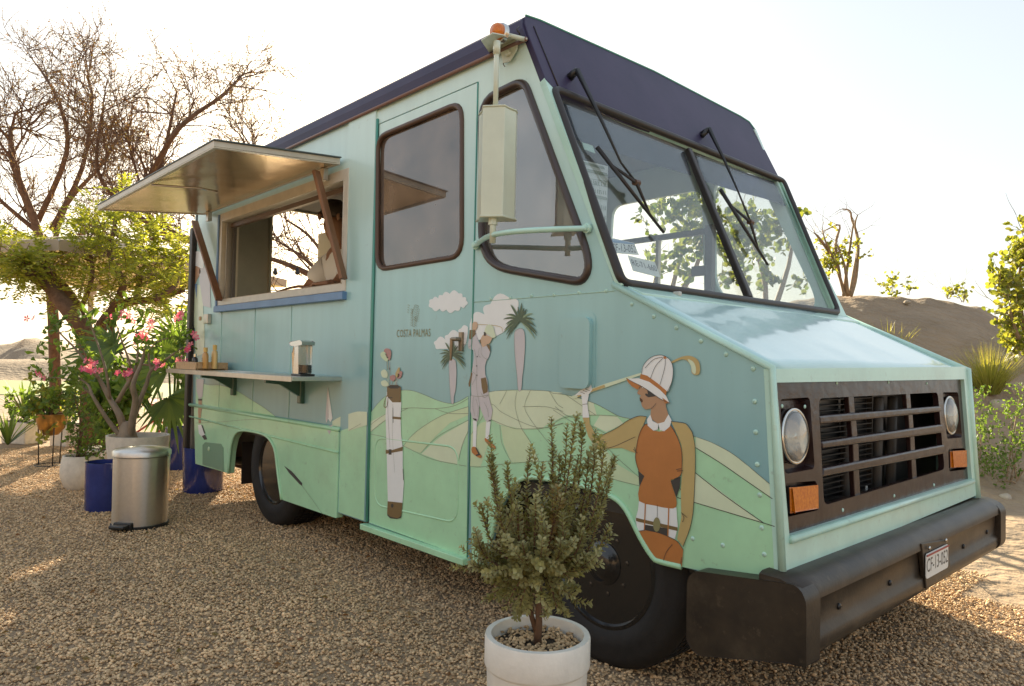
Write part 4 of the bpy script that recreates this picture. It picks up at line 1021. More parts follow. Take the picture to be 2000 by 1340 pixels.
for l in [[(385, 365), (400, 440), (408, 540), (405, 700), (432, 850)], [(450, 345), (445, 400), (470, 440), (510, 460)], [(430, 355), (420, 410), (440, 440)], [(365, 560), (400, 600), (365, 680)], [(440, 740), (470, 790), (505, 770)], [(470, 830), (500, 890), (510, 960)], [(380, 780), (372, 860), (390, 950)], [(400, 800), (420, 880), (410, 960)], [(505, 322), (525, 345)], [(372, 270), (360, 330), (330, 350)], [(355, 770), (430, 780), (510, 765)]]:
    d.stroke(l, .0006, 'inksoft', 7, 3)
d.build('mural_golfer', 'painted golfer in a lilac suit swinging a club')
# bag
d = Decal(z6)
for a, b, key in (((160, 556), (151, 400), 'cream'), ((166, 556), (163, 420), 'pink'), ((197, 556), (206, 490), 'pink'), ((190, 556), (203, 470), 'tan'), ((160, 556), (150, 500), 'cream'), ((172, 556), (182, 520), 'brown')):
    d.stroke([a, b], .0014, key, 4, 0)
d.stroke([(151, 462), (150, 420)], .0022, 'ink', 4.4, 0); d.stroke([(162, 450), (162, 462)], .0022, 'ink', 4.4, 0)
for pts, key in (([(133, 362), (148, 350), (168, 358), (171, 385), (163, 412), (150, 400)], 'pink'), ([(115, 378), (130, 366), (148, 380), (156, 405), (146, 418), (122, 398)], 'beige'), ([(118, 472), (138, 460), (152, 478), (150, 502), (126, 500)], 'cream'), ([(118, 525), (140, 516), (155, 532), (152, 548), (126, 546)], 'cream'), ([(165, 497), (185, 488), (195, 505), (182, 522), (167, 512)], 'pink'), ([(193, 482), (210, 450), (217, 458), (212, 498), (198, 500)], 'tan'), ([(205, 488), (220, 468), (230, 476), (222, 502), (207, 508)], 'pink')):
    d.poly(pts, key, 5, 3)
d.poly([(148, 575), (160, 600), (225, 628), (221, 700), (223, 800), (232, 870), (232, 1000), (238, 1050), (231, 1158), (154, 1152), (150, 1000), (147, 850), (142, 700)], 'white', 4)
d.poly([(150, 552), (150, 600), (178, 632), (222, 632), (222, 552), (205, 541), (168, 541)], 'brown', 5); d.poly([(153, 552), (168, 543), (205, 543), (219, 552), (205, 560), (168, 560)], 'ink', 5.3)
d.poly([(153, 1150), (230, 1158), (225, 1225), (205, 1240), (165, 1232), (150, 1215)], 'brown', 5); d.poly([(150, 1215), (165, 1230), (205, 1240), (225, 1225), (222, 1238), (200, 1243), (165, 1238), (152, 1226)], 'ink', 5.4)
d.poly([(143, 880), (143, 902), (230, 886), (233, 864), (170, 884)], 'brown', 5.5); d.poly([(178, 706), (222, 710), (222, 722), (178, 718)], 'brown', 5.5); d.poly([(158, 878), (173, 878), (173, 906), (158, 906)], 'ink', 5.7)
d.stroke([(162, 590), (145, 605), (133, 650), (148, 655), (155, 610)], .0022, 'brown', 5.6); d.stroke([(155, 608), (178, 608)], .002, 'ink', 5.8, 0); d.stroke([(180, 660), (182, 740)], .0016, 'ink', 5.8, 0)
d.stroke([(180, 640), (178, 800), (190, 1000)], .0006, 'inksoft', 5.2); d.stroke([(155, 610), (155, 700), (165, 870)], .0008, 'ink', 5.2); d.stroke([(233, 980), (236, 1040)], .002, 'ink', 5.5, 0)
d.poly([(177 + 7 * cos(a), 1173 + 11 * sin(a)) for a in [k * pi / 5 for k in range(10)]], 'ink', 5.6)
d.build('mural_golf_bag', 'painted white golf bag with clubs on the door')
# woman
d = Decal(zw)
d.poly([(438, 608), (400, 605), (350, 625), (290, 665), (207, 705), (172, 640), (170, 610), (138, 610), (165, 700), (205, 758), (250, 757), (320, 753), (385, 778), (395, 720), (420, 650)], 'tan', 4)
d.stroke([(250, 755), (290, 745), (385, 702)], .0009, 'ink', 5)
d.poly([(552, 630), (620, 640), (650, 680), (663, 740), (665, 850), (655, 1050), (640, 1130), (608, 1215), (580, 1180), (600, 1080), (598, 950), (603, 880), (606, 800), (600, 740), (580, 690)], 'tan', 4)
d.poly([(100, 510), (130, 483), (155, 474), (178, 458), (184, 482), (168, 502), (160, 545), (170, 612), (138, 612), (138, 550), (132, 505)], 'white', 6)
d.poly([(88, 512), (130, 494), (240, 455), (412, 402), (415, 412), (250, 470), (150, 503), (100, 524), (90, 522)], 'cream', 5); d.poly([(110, 505), (160, 487), (240, 458), (245, 470), (165, 497), (118, 516)], 'tan', 5.5)
for a, b in (((128, 492), (148, 500)), ((140, 485), (160, 492)), ((152, 480), (172, 486)), ((138, 550), (160, 548))): d.stroke([a, b], .0008, 'ink', 7, 0)
d.poly([(550, 352), (600, 328), (640, 323), (675, 340), (687, 370), (685, 405), (665, 413), (648, 400), (645, 370), (625, 345), (600, 340), (555, 358)], 'tan', 4, 3)
d.poly([(630, 340), (655, 350), (668, 380), (665, 408), (650, 398), (645, 370)], 'cream', 4.5, 3)
d.poly([(405, 458), (440, 462), (510, 512), (525, 525), (528, 560), (540, 600), (545, 625), (500, 648), (455, 615), (458, 570), (432, 574), (418, 562), (412, 545), (420, 535), (408, 528), (406, 516), (412, 508), (396, 502), (394, 495), (402, 480)], 'skin', 5)
d.poly([(440, 468), (480, 488), (520, 515), (518, 523), (480, 512), (445, 517), (430, 506), (434, 498), (443, 502)], 'ink', 6)
d.poly([(405, 518), (415, 525), (421, 535), (414, 543), (406, 532)], 'stand', 6); d.stroke([(412, 470), (425, 466)], .0012, 'ink', 6, 0); d.poly([(415, 466), (424, 464), (424, 472), (416, 474)], 'white', 5.7)
d.poly([(414, 408), (420, 375), (440, 345), (470, 325), (510, 320), (545, 340), (560, 375), (560, 420), (550, 460), (530, 497), (480, 462), (440, 432)], 'white', 7, 2)
d.poly([(410, 408), (440, 416), (490, 452), (532, 488), (526, 514), (480, 477), (430, 442), (406, 432)], 'orange', 8)
d.poly([(345, 430), (400, 428), (450, 445), (500, 482), (530, 512), (545, 545), (500, 522), (450, 487), (410, 462), (375, 446)], 'white', 9)
d.poly([(342, 427), (375, 446), (408, 463), (397, 482), (370, 467), (350, 446)], 'orange', 9); d.poly([(510, 518), (545, 543), (524, 546)], 'orange', 9.5)
d.poly([(514, 328), (524, 324), (533, 335), (520, 338)], 'orange', 8)
for l in [[(515, 333), (480, 370), (455, 430)], [(525, 337), (522, 380), (500, 458)], [(512, 330), (470, 340), (430, 380)], [(342, 427), (375, 446), (410, 463), (450, 488), (500, 523), (545, 545)], [(414, 408), (420, 375), (440, 345), (470, 325), (510, 320), (545, 340), (560, 375), (560, 420), (550, 460), (530, 497)], [(458, 570), (470, 560), (482, 545)]]:
    d.stroke(l, .0008, 'ink', 10, 4)
d.poly([(440, 640), (470, 672), (520, 675), (550, 648), (580, 700), (600, 760), (603, 830), (598, 880), (565, 900), (550, 910), (575, 985), (575, 1030), (540, 1036), (470, 1022), (402, 1002), (405, 930), (425, 885), (400, 862), (388, 820), (386, 780), (400, 700), (420, 655)], 'orange', 5, 2)
d.poly([(398, 860), (427, 885), (405, 935), (402, 905)], 'ink', 5.5); d.poly([(597, 888), (593, 935), (577, 985), (550, 908)], 'ink', 5.5)
d.poly([(455, 598), (440, 620), (443, 650), (470, 673), (490, 668), (493, 642), (500, 670), (520, 676), (545, 655), (555, 625), (540, 597), (520, 632), (490, 640), (465, 628)], 'white', 6)
d.poly([(402, 1000), (470, 1020), (540, 1035), (577, 1032), (580, 1080), (584, 1120), (570, 1180), (500, 1150), (440, 1142), (397, 1142), (385, 1090), (398, 1040)], 'white', 4.6)
d.poly([(428, 1112), (536, 1130), (538, 1168), (500, 1152), (430, 1138)], 'ink', 5.2)
d.poly([(388, 1080), (582, 1125), (582, 1142), (388, 1096)], 'brown', 6); d.poly([(485 + 17 * cos(a), 1112 + 34 * sin(a)) for a in [k * pi / 8 for k in range(16)]], 'gold', 7)
d.stroke([(432, 1005), (427, 1140)], .0022, 'orange', 6.5, 0); d.stroke([(541, 1035), (537, 1170)], .0022, 'orange', 6.5, 0); d.stroke([(488, 1020), (487, 1080)], .0008, 'ink', 6.5, 0)
d.poly([(400, 1143), (450, 1138), (520, 1160), (580, 1190), (609, 1230), (602, 1308), (560, 1304), (490, 1278), (462, 1258), (430, 1212), (410, 1170)], 'orange', 5)
for l in [[(400, 1143), (450, 1138), (520, 1160), (580, 1190), (609, 1230)], [(558, 1205), (530, 1240), (515, 1285)], [(602, 1265), (595, 1308)], [(575, 855), (600, 850)], [(580, 862), (608, 860)], [(600, 1055), (612, 1080), (605, 1100)], [(605, 1060), (628, 1080)], [(375, 760), (395, 778)], [(380, 750), (388, 772)], [(552, 630), (620, 640), (650, 680), (663, 740), (665, 850), (655, 1050), (640, 1130), (608, 1215)], [(550, 648), (580, 700), (600, 760), (603, 830), (598, 880), (565, 900)], [(440, 640), (420, 655), (400, 700), (386, 780), (388, 820), (402, 862)], [(438, 608), (400, 605), (350, 625), (290, 665), (207, 705)]]:
    d.stroke(l, .0009, 'ink', 8, 4)
d.build('mural_woman', 'painted woman in white cloche hat and orange vest holding a club')
# rear figure
d = Decal(z4)
d.poly([(680, 820), (700, 800), (735, 810), (752, 880), (745, 920), (705, 905), (680, 890)], 'white', 3, 2); d.poly([(680, 900), (722, 908), (730, 950), (705, 1000), (685, 1035)], 'skin', 2, 2)
d.poly([(722, 905), (760, 912), (795, 960), (802, 1200), (748, 1185), (722, 1010)], 'lilac', 2); d.poly([(690, 1030), (707, 1030), (700, 1135)], 'blue', 4); d.poly([(682, 1032), (745, 1040), (752, 1340), (684, 1340)], 'cream', 1.5)
d.build('mural_rear_figure', 'painted figure in a white hat at the rear corner')
d = Decal(z5)
d.poly([(186, 0), (240, 0), (243, 130), (238, 215), (186, 235)], 'cream', 1); d.build('mural_rear_figure_hem', 'painted cream trousers of the rear figure'); d = Decal(z5); d.poly([(192, 365), (238, 368), (230, 470), (210, 492), (195, 440)], 'lilac', 3); d.poly([(203, 484), (228, 484), (226, 495), (205, 495)], 'ink', 4); d.poly([(205, 495), (226, 495), (226, 520), (206, 518)], 'skin', 3)
d.build('mural_rear_figure_legs', 'painted legs of the rear figure')
# faint painted scallops on the sky by the shelf and the grey silhouette panel
d = Decal(z5)
# emblem and name
e = Decal(z6)
rg = random.Random(2)
for (x0, y0, x1, y1, side, n_) in ((287, 236, 285, 150, -1, 11), (291, 236, 293, 190, 1, 6), (262, 165, 268, 128, -1, 4), (300, 205, 316, 132, -1, 9), (300, 212, 318, 150, 1, 7), (275, 170, 292, 128, 1, 5)):
    for k in range(n_):
        t = k / (n_ - 1); cx_ = x0 + (x1 - x0) * t; cy_ = y0 + (y1 - y0) * t; w_ = min(17, 320 - cx_ if side > 0 else cx_ - 254)
        e.stroke([(cx_, cy_), (cx_ + side * w_ * .45, cy_ - 7), (cx_ + side * w_, cy_ - 2)], .0013, 'gold', 1, 3, True)
e.build('emblem', 'feathery palm emblem over the lettering')
a, b, c_ = [onY(u, v, 1.9975) for u, v in z6([(200, 291), (376, 284), (200, 264)])]
text_mesh('lettering', 'COSTA PALMAS', M['gold'], TR, a, Vector((1, 0, 0)), (0, 0, 1), .037, b.x - a.x, spacing=1.1)

# ================================================================== GROUND AND TERRAIN
def dirxy(u):
    r = ray(u, 706 + .0193 * (u - 1000)) / FPX; return Vector((r.x, r.y, 0))
def G(u, d, z=0.0):
    r = ray(u, horiz(u) + (1.09 - z) / d * FPX) / FPX; return Vector((r.x * d, r.y * d, z))
def horiz(u): return 706 + .0193 * (u - 1000)
def zat(u, v, d): return CAMP.z - (v - horiz(u)) / FPX * d

def sheet(name, x0, x1, y0, y1, nx, ny, zf, mt):
    v = []; f = []
    for i in range(nx + 1):
        for j in range(ny + 1):
            x = x0 + (x1 - x0) * i / nx; y = y0 + (y1 - y0) * j / ny; v.append((x, y, zf(x, y)))
    f = [(i * (ny + 1) + j, (i + 1) * (ny + 1) + j, (i + 1) * (ny + 1) + j + 1, i * (ny + 1) + j + 1) for i in range(nx) for j in range(ny)]
    o = link(name, v, f, mt, None, True); return tag(o, kind='structure')
sheet('ground', -900, 900, -900, 900, 8, 8, lambda x, y: -.012, M['sand'])
lawn = link('lawn', [G(-900, 18.2, .004), G(900, 18.2, .004), G(900, 31, .004), G(-900, 31, .004)], [(0, 1, 2, 3)], M['lawn']); tag(lawn, kind='structure')

def interp(tab, u):
    if u <= tab[0][0]: return tab[0][1]
    for (a, b), (c, d) in zip(tab, tab[1:]):
        if u <= c:
            t = (u - a) / (c - a); t = t * t * (3 - 2 * t); return b + (d - b) * t
    return tab[-1][1]
def ss(t): t = max(0, min(1, t)); return t * t * (3 - 2 * t)
def ridge(name, u0, u1, nu, d0, dc, d1, nd, tab, amp, mt, foot=None, back=.5, lin=False):
    v = []
    for i in range(nu + 1):
        u = u0 + (u1 - u0) * i / nu; zc = zat(u, interp(tab, u), dc); edge = ss((u - u0) / (u1 - u0) * 8) * ss((u1 - u) / (u1 - u0) * 8)
        for j in range(nd + 1):
            d = d0 + (d1 - d0) * j / nd
            if d < dc:
                t = (d - d0) / (dc - d0); k = (t * .45 + ss(t) * .55) if lin else ss(t)
            else: k = 1 - (1 - back) * ss((d - dc) / (d1 - dc))
            p = dirxy(u) * d
            nz = noise.fractal(Vector((p.x * .7, p.y * .7, 3)), .8, 2.1, 6) * amp - abs(noise.noise(Vector((p.x * 1.9 + p.y, (p.y - p.x) * .5, 7)))) * amp * 1.3
            v.append((p.x, p.y, max(0, zc) * k * edge + nz * min(1, k * 3) * edge - .03))
    f = [(i * (nd + 1) + j, (i + 1) * (nd + 1) + j, (i + 1) * (nd + 1) + j + 1, i * (nd + 1) + j + 1) for i in range(nu) for j in range(nd)]
    o = link(name, v, f, mt, None, True); return tag(o, kind='structure')
crest = [(900, 700), (1200, 650), (1400, 604), (1560, 576), (1640, 569), (1700, 567), (1800, 575), (1900, 589), (1960, 606), (2040, 640), (2200, 680), (2600, 712)]
ridge('sand_mound', 1000, 2700, 150, 6.0, 11.5, 22, 110, crest, .06, M['sand'], lin=True)
ridge('sand_dune', -900, 520, 60, 34, 44, 70, 30, [(-900, 650), (-300, 690), (-60, 690), (10, 672), (55, 659), (101, 664), (150, 682), (200, 690), (520, 690)], .25, M['sand'])
ridge('sand_bank', -900, 700, 60, 27, 31, 40, 20, [(-900, 690), (-300, 700), (170, 701), (400, 700), (700, 700)], .05, M['sand'], back=.6)

# unseen sand mound, added behind the camera for warm bounce light and reflections
bv_, nx_, ny_ = [], 60, 24
for i in range(nx_ + 1):
    for j in range(ny_ + 1):
        a = radians(-150 + 150 * i / nx_); r = 13 + 17 * j / ny_; k = ss(j / 9) * (1 - .4 * ss((j - 12) / 12)) * ss(i / 9) * ss((nx_ - i) / 9)
        x, y = r * cos(a), r * sin(a); bv_.append((x - 1, y + 1, k * (4.6 + 1.3 * noise.noise(Vector((x * .12, y * .12, 2)))) + .1 * noise.fractal(Vector((x * .7, y * .7, 5)), .8, 2.1, 4) * k - .03))
o = link('sand_mound', bv_, [(i * (ny_ + 1) + j, (i + 1) * (ny_ + 1) + j, (i + 1) * (ny_ + 1) + j + 1, i * (ny_ + 1) + j + 1) for i in range(nx_) for j in range(ny_)], M['sand'], None, True); tag(o, kind='structure')

# gravel: instanced half-metre patches of loose stones
gb = link('gravel_bed', [(-13, -3, 0), (3, -3, 0), (3, 4.6, 0), (-13, 6.5, 0)], [(0, 1, 2, 3)], M['gravelbase'])
gA, gB = onZ(1868, 1105), onZ(1995, 1215)
gd = (gB - gA).normalized(); gA2 = gA - gd * 2.5; gB2 = gB + gd * 6
gb.data.clear_geometry()
poly = [(-13, -4, 0), (4, -4, 0), (gB2.x, gB2.y, 0), (gA.x, gA.y, 0), (gA.x - 1.5, gA.y + .9, 0), (-7, 6.0, 0), (-13, 6.0, 0)]
gb.location = (0, 0, 0); gb.data.from_pydata(poly, [], [tuple(range(len(poly)))]); tag(gb, kind='structure')
def inpoly(x, y):
    c = False; L = len(poly)
    for i in range(L):
        x1, y1, x2, y2 = poly[i][0], poly[i][1], poly[i - 1][0], poly[i - 1][1]
        if (y1 > y) != (y2 > y) and x < (x2 - x1) * (y - y1) / (y2 - y1) + x1: c = not c
    return c
def ico(sub):
    b = bmesh.new(); bmesh.ops.create_icosphere(b, subdivisions=sub, radius=1)
    b.verts.ensure_lookup_table(); v = [tuple(x.co) for x in b.verts]; f = [tuple(q.index for q in p.verts) for p in b.faces]; b.free(); return v, f
IV, IF = ico(2); IV1, IF1 = ico(1)
def stone(v, f, c, s, rg, IVv=IV, IFf=IF):
    a, b, d = s * rg.uniform(.8, 1.3), s * rg.uniform(.6, 1.0), s * rg.uniform(.45, .75)
    R = Euler((rg.uniform(-.5, .5), rg.uniform(-.5, .5), rg.uniform(0, 6.3))).to_matrix()
    px, py, pz = rg.uniform(0, 6), rg.uniform(0, 6), rg.uniform(0, 6)
    k = len(v)
    for q in IVv:
        w = 1 + .22 * sin(q[0] * 2.3 + px) * sin(q[1] * 2.7 + py) + .12 * sin(q[2] * 3.1 + pz)
        p = R @ Vector((q[0] * a * w, q[1] * b * w, q[2] * d * w)); v.append((c[0] + p.x, c[1] + p.y, c[2] + p.z))
    f.extend(tuple(i + k for i in q) for q in IFf)
patches = bpy.data.collections.new('gravel_patches')
rg = random.Random(11)
for n_ in range(4):
    v, f = [], []
    for i in range(1700):
        s = rg.choice((.004, .0045, .005, .0055, .006, .0065, .0075, .009)) if i % 60 else rg.uniform(.010, .014)
        stone(v, f, (rg.uniform(-.25, .25), rg.uniform(-.25, .25), rg.uniform(-.001, .006) + (.004 if i > 1000 else 0)), s, rg, IV1, IF1)
    me = bpy.data.meshes.new('gravel_patch'); me.from_pydata(v, [], f); me.materials.append(M['pebble'])
    me.polygons.foreach_set('use_smooth', [True] * len(f))
    o = bpy.data.objects.new('gravel_patch', me); patches.objects.link(o)
gp = []
x = -9.5
while x < 3:
    y = -1.5
    while y < 5.5:
        d = Vector((x, y, 0)).dot(Vector((-.735, .677, 0))); l = Vector((x, y, 0)).dot(Vector((.678, .735, 0)))
        if d > 1.2 and abs(l) < d * .95 + 1.2 and inpoly(x, y) and d < 9: gp.append((x, y, 0.001 + .006 * noise.noise(Vector((x * .8, y * .8, 0)))))
        y += .48
    x += .48
gm = bpy.data.meshes.new('gravel'); gm.from_pydata(gp, [], [])
go = bpy.data.objects.new('gravel', gm); COL.objects.link(go); tag(go, 'loose tan gravel stones spread under and around the truck', 'gravel', kind='stuff')
ng = bpy.data.node_groups.new('scatter_gravel', 'GeometryNodeTree')
ng.interface.new_socket('Geometry', in_out='INPUT', socket_type='NodeSocketGeometry'); ng.interface.new_socket('Geometry', in_out='OUTPUT', socket_type='NodeSocketGeometry')
gi = ng.nodes.new('NodeGroupInput'); gout = ng.nodes.new('NodeGroupOutput')
ci = ng.nodes.new('GeometryNodeCollectionInfo'); ci.inputs['Collection'].default_value = patches; ci.inputs['Separate Children'].default_value = True; ci.inputs['Reset Children'].default_value = True
ip_ = ng.nodes.new('GeometryNodeInstanceOnPoints'); ip_.inputs['Pick Instance'].default_value = True
rv_ = ng.nodes.new('FunctionNodeRandomValue'); rv_.data_type = 'INT'; rv_.inputs[4].default_value = 0; rv_.inputs[5].default_value = 3
mth = ng.nodes.new('ShaderNodeMath'); mth.operation = 'MULTIPLY'; mth.inputs[1].default_value = pi / 2
cxyz = ng.nodes.new('ShaderNodeCombineXYZ')
rv2 = ng.nodes.new('FunctionNodeRandomValue'); rv2.data_type = 'INT'; rv2.inputs[4].default_value = 0; rv2.inputs[5].default_value = 3; rv2.inputs['Seed'].default_value = 7
lk = ng.links.new
lk(gi.outputs[0], ip_.inputs['Points']); lk(ci.outputs[0], ip_.inputs['Instance']); lk(rv_.outputs[2], mth.inputs[0]); lk(mth.outputs[0], cxyz.inputs[2]); lk(cxyz.outputs[0], ip_.inputs['Rotation'])
lk(rv2.outputs[2], ip_.inputs['Instance Index']); lk(ip_.outputs[0], gout.inputs[0])
md = go.modifiers.new('scatter', 'NODES'); md.node_group = ng

# ================================================================== PLANTS
class FM:
    def __init__(s): s.v = []; s.f = []
    def leaf(s, p, d, L, W, rg, wide=.55, fold=.25):
        d = d.normalized(); r = Vector((rg.uniform(-1, 1), rg.uniform(-1, 1), rg.uniform(-1, 1)))
        sd = d.cross(r)
        if sd.length < 1e-4: return
        sd.normalize(); up = sd.cross(d); k = len(s.v)
        m_ = p + d * L * wide
        s.v += [p, m_ + sd * W + up * W * fold, p + d * L - up * L * .12, m_ - sd * W + up * W * fold]
        s.f += [(k, k + 1, k + 2), (k, k + 2, k + 3)]
    def roundleaf(s, p, d, R, rg):
        d = d.normalized(); r = Vector((rg.uniform(-1, 1), rg.uniform(-1, 1), rg.uniform(-1, 1))); sd = d.cross(r)
        if sd.length < 1e-4: return
        sd.normalize(); k = len(s.v); up = sd.cross(d)
        s.v += [p] + [p + d * R * (1 - cos(a)) + sd * R * .85 * sin(a) + up * R * .18 * abs(sin(a)) for a in (.9, 1.8, 2.6, 3.68, 4.5, 5.4)]
        s.f += [(k, k + 1, k + 2, k + 3), (k, k + 3, k + 4), (k, k + 4, k + 5, k + 6)]
    def build(s, name, mt, parent, smooth=False):
        return link(name, s.v, s.f, mt, parent, smooth)
def rv3(rg, k=1): return Vector((rg.uniform(-k, k), rg.uniform(-k, k), rg.uniform(-k, k)))
def twig(mb, p, d, L, r, rg, n=5, wob=.25, up=.0, seg=4, tip=.35):
    pts = [p]; d = d.normalized(); q = p
    for i in range(n):
        d = (d + rv3(rg, wob) + Vector((0, 0, up))).normalized(); q = q + d * (L / n); pts.append(q)
    mb.tube(pts, [r * (1 - (1 - tip) * i / n) for i in range(n + 1)], seg, caps=False)
    return pts
def along(pts, t):
    k = t * (len(pts) - 1); i = min(int(k), len(pts) - 2); return pts[i].lerp(pts[i + 1], k - i), (pts[i + 1] - pts[i]).normalized()
def branchout(mb, pts, r, rg, levels, leaves=None, L=1.0, cnt=(6, 5, 4), spread=.8, up=.06, wob=.2, seg=4, decay=.55, rmin=.0022):
    lev = len(levels)
    if lev == 0:
        if leaves: leaves(pts, rg)
        return
    for i in range(levels[0]):
        t = rg.uniform(.25, 1.0) if i else 1.0
        p, d = along(pts, t)
        nd = (d * rg.uniform(.5, 1.1) + rv3(rg, spread)).normalized()
        l = L * rg.uniform(.6, 1.2); rr = max(r * .55, rmin)
        q = twig(mb, p, nd, l, rr, rg, 5, wob, up, 4 if rr > .01 else 3)
        branchout(mb, q, rr, rg, levels[1:], leaves, L * decay * 1.25 if lev > 1 else L, cnt, spread, up, wob, seg, decay, rmin)

# ---- bare trees beyond the truck
def bare_tree(label, limbs, depth, seed, levels, L, r0=.09, name='bare_tree', leafk='leafdry', leafn=6, up=.08, jit=.5, ls=.028, lw=.008):
    rg = random.Random(seed)
    b = limbs[0][0]; base = G(b[0], depth)
    t = empty(name, base, label, 'tree', None)
    mb = MB(); fm = FM(); tw = MB()
    def lv(pts, rg):
        for k in range(leafn):
            p, d = along(pts, rg.uniform(.2, 1)); fm.leaf(p, rv3(rg) + Vector((0, 0, -.4)), ls * rg.uniform(.6, 1.4), lw * rg.uniform(.8, 1.3), rg)
    for li, lb in enumerate(limbs):
        off = 0; pts = []
        for k, (u, v) in enumerate(lb):
            q = P(u, v, depth + off)
            if k == 0 and li == 0: q = base
            pts.append(q); off += rg.uniform(-jit, jit)
        pts = [Vector(q) for q in crv([tuple(p) for p in pts], 4)]
        n = len(pts); rr = r0 * (1 if li == 0 else .5)
        mb.tube(pts, [rr * (1 - .65 * i / (n - 1)) for i in range(n)], 8)
        branchout(tw, pts, rr * .5, rg, levels, lv, L, up=up, rmin=.0055)
    mb.build('trunk', M['bark'] if name == 'bare_tree' else M['barkpale'], t, True); br = tw.build('branches', M['bark'] if name == 'bare_tree' else M['barkpale'], t); br['kind'] = 'stuff'
    f = fm.build('leaves', M[leafk], t); f['kind'] = 'stuff'
    return t
tl = bare_tree('leafless reddish brown tree rising behind the parasol at the far left', [[(110, 770), (100, 560), (70, 440), (30, 330), (20, 250)], [(100, 500), (130, 400), (200, 320), (240, 250)], [(70, 440), (130, 300), (115, 200), (75, 130)], [(95, 470), (10, 400), (-60, 330)], [(60, 420), (20, 300), (30, 220)], [(100, 450), (160, 330), (180, 200), (170, 150)], [(110, 520), (190, 420), (250, 350)]], 12.5, 3, (9, 7, 5), .85, .10, up=.04)
tl = bare_tree('leafless tree rising between the raised hatch and the bush', [[(430, 770), (420, 520), (345, 460), (290, 420), (285, 340)], [(290, 400), (320, 300), (345, 180)], [(330, 460), (240, 400), (190, 330), (200, 220)], [(290, 350), (350, 250), (430, 190), (470, 150)], [(420, 520), (480, 380), (500, 300)], [(420, 560), (330, 470), (260, 480)]], 11.0, 8, (9, 7, 5), .75, .09, up=.04)
tl = bare_tree('leafless tree seen through the open serving window', [[(700, 790), (690, 640), (640, 560), (570, 520), (510, 500)], [(690, 620), (620, 480), (560, 430)], [(680, 600), (600, 560), (540, 570)], [(690, 640), (720, 520)], [(690, 600), (600, 510), (540, 470)]], 9.5, 21, (6, 5, 2), .8, .07, leafn=1)
for (u, v, d_) in ((100, 560, 0),): pass

# ---- feathery tree beside the parasol
def acacia():
    rg = random.Random(31); d0 = 8.2
    base = G(178, d0); t = empty('feathery_tree', base, 'green feathery leaved tree with thick forked trunk beside the parasol pole', 'tree')
    mb = MB(); fm = FM(); tw = MB()
    limbs = [[(180, 840), (178, 720), (165, 650), (130, 600), (95, 560), (50, 530)], [(160, 640), (135, 580), (100, 540), (70, 515)], [(178, 680), (210, 620), (250, 590), (300, 585), (360, 565)], [(195, 640), (240, 560), (215, 500), (225, 440)], [(265, 590), (275, 540), (290, 500)], [(300, 585), (340, 560), (350, 530)], [(150, 620), (180, 540), (170, 470)], [(95, 560), (40, 520), (0, 500)], [(210, 620), (230, 680), (240, 690)]]
    def pinnate(pts, rg):
        for k in range(3):
            p, d = along(pts, rg.uniform(.2, 1)); a = (d + rv3(rg, .8) + Vector((0, 0, -.12))).normalized(); L = rg.uniform(.16, .30)
            for i in range(9):
                q = p + a * L * (i + 1) / 9 + Vector((0, 0, -.05 * (i / 9) ** 2)); sd = a.cross(Vector((0, 0, 1)) + rv3(rg, .2)).normalized()
                for s in (-1, 1): fm.leaf(q, sd * s + a * .45, rg.uniform(.045, .065), .010, rg, .5, .1)
    for li, lb in enumerate(limbs):
        pts = []; off = 0
        for k, (u, v) in enumerate(lb):
            q = base if (li == 0 and k == 0) else P(u, v, d0 + off); pts.append(q); off += rg.uniform(-.25, .25)
        pts = [Vector(q) for q in crv([tuple(p) for p in pts], 4)]; n = len(pts); rr = (.13, .09, .08, .05, .04, .04, .035, .04, .03)[li]
        mb.tube(pts, [rr * (1 - .6 * i / (n - 1)) for i in range(n)], 9)
        up_ = pts[n // 2:]
        if li != 8: branchout(tw, up_, .02, rg, (5, 4), pinnate, .30, up=.03)
    # extra crown over the listed blobs of foliage
    for (u, v, sx, sy, n) in ((225, 455, 55, 26, 26), (90, 515, 75, 24, 34), (160, 500, 60, 30, 24), (260, 500, 60, 30, 24), (310, 540, 55, 38, 32), (50, 540, 45, 28, 16), (240, 570, 60, 30, 18), (340, 590, 30, 40, 12), (200, 600, 40, 25, 8), (150, 560, 70, 22, 12)):
        for k in range(n):
            q = P(u + rg.gauss(0, sx * .6), v + rg.gauss(0, sy * .6), d0 + rg.uniform(-.8, .7)); pts = twig(tw, q, rv3(rg) + Vector((0, 0, .2)), .28, .005, rg, 3, .2, 0, 3); pinnate(pts, rg)
    mb.build('trunk', M['bark'], t, True); b = tw.build('branches', M['bark'], t); b['kind'] = 'stuff'
    f = fm.build('leaves', M['leafacacia'], t); f['kind'] = 'stuff'
acacia()

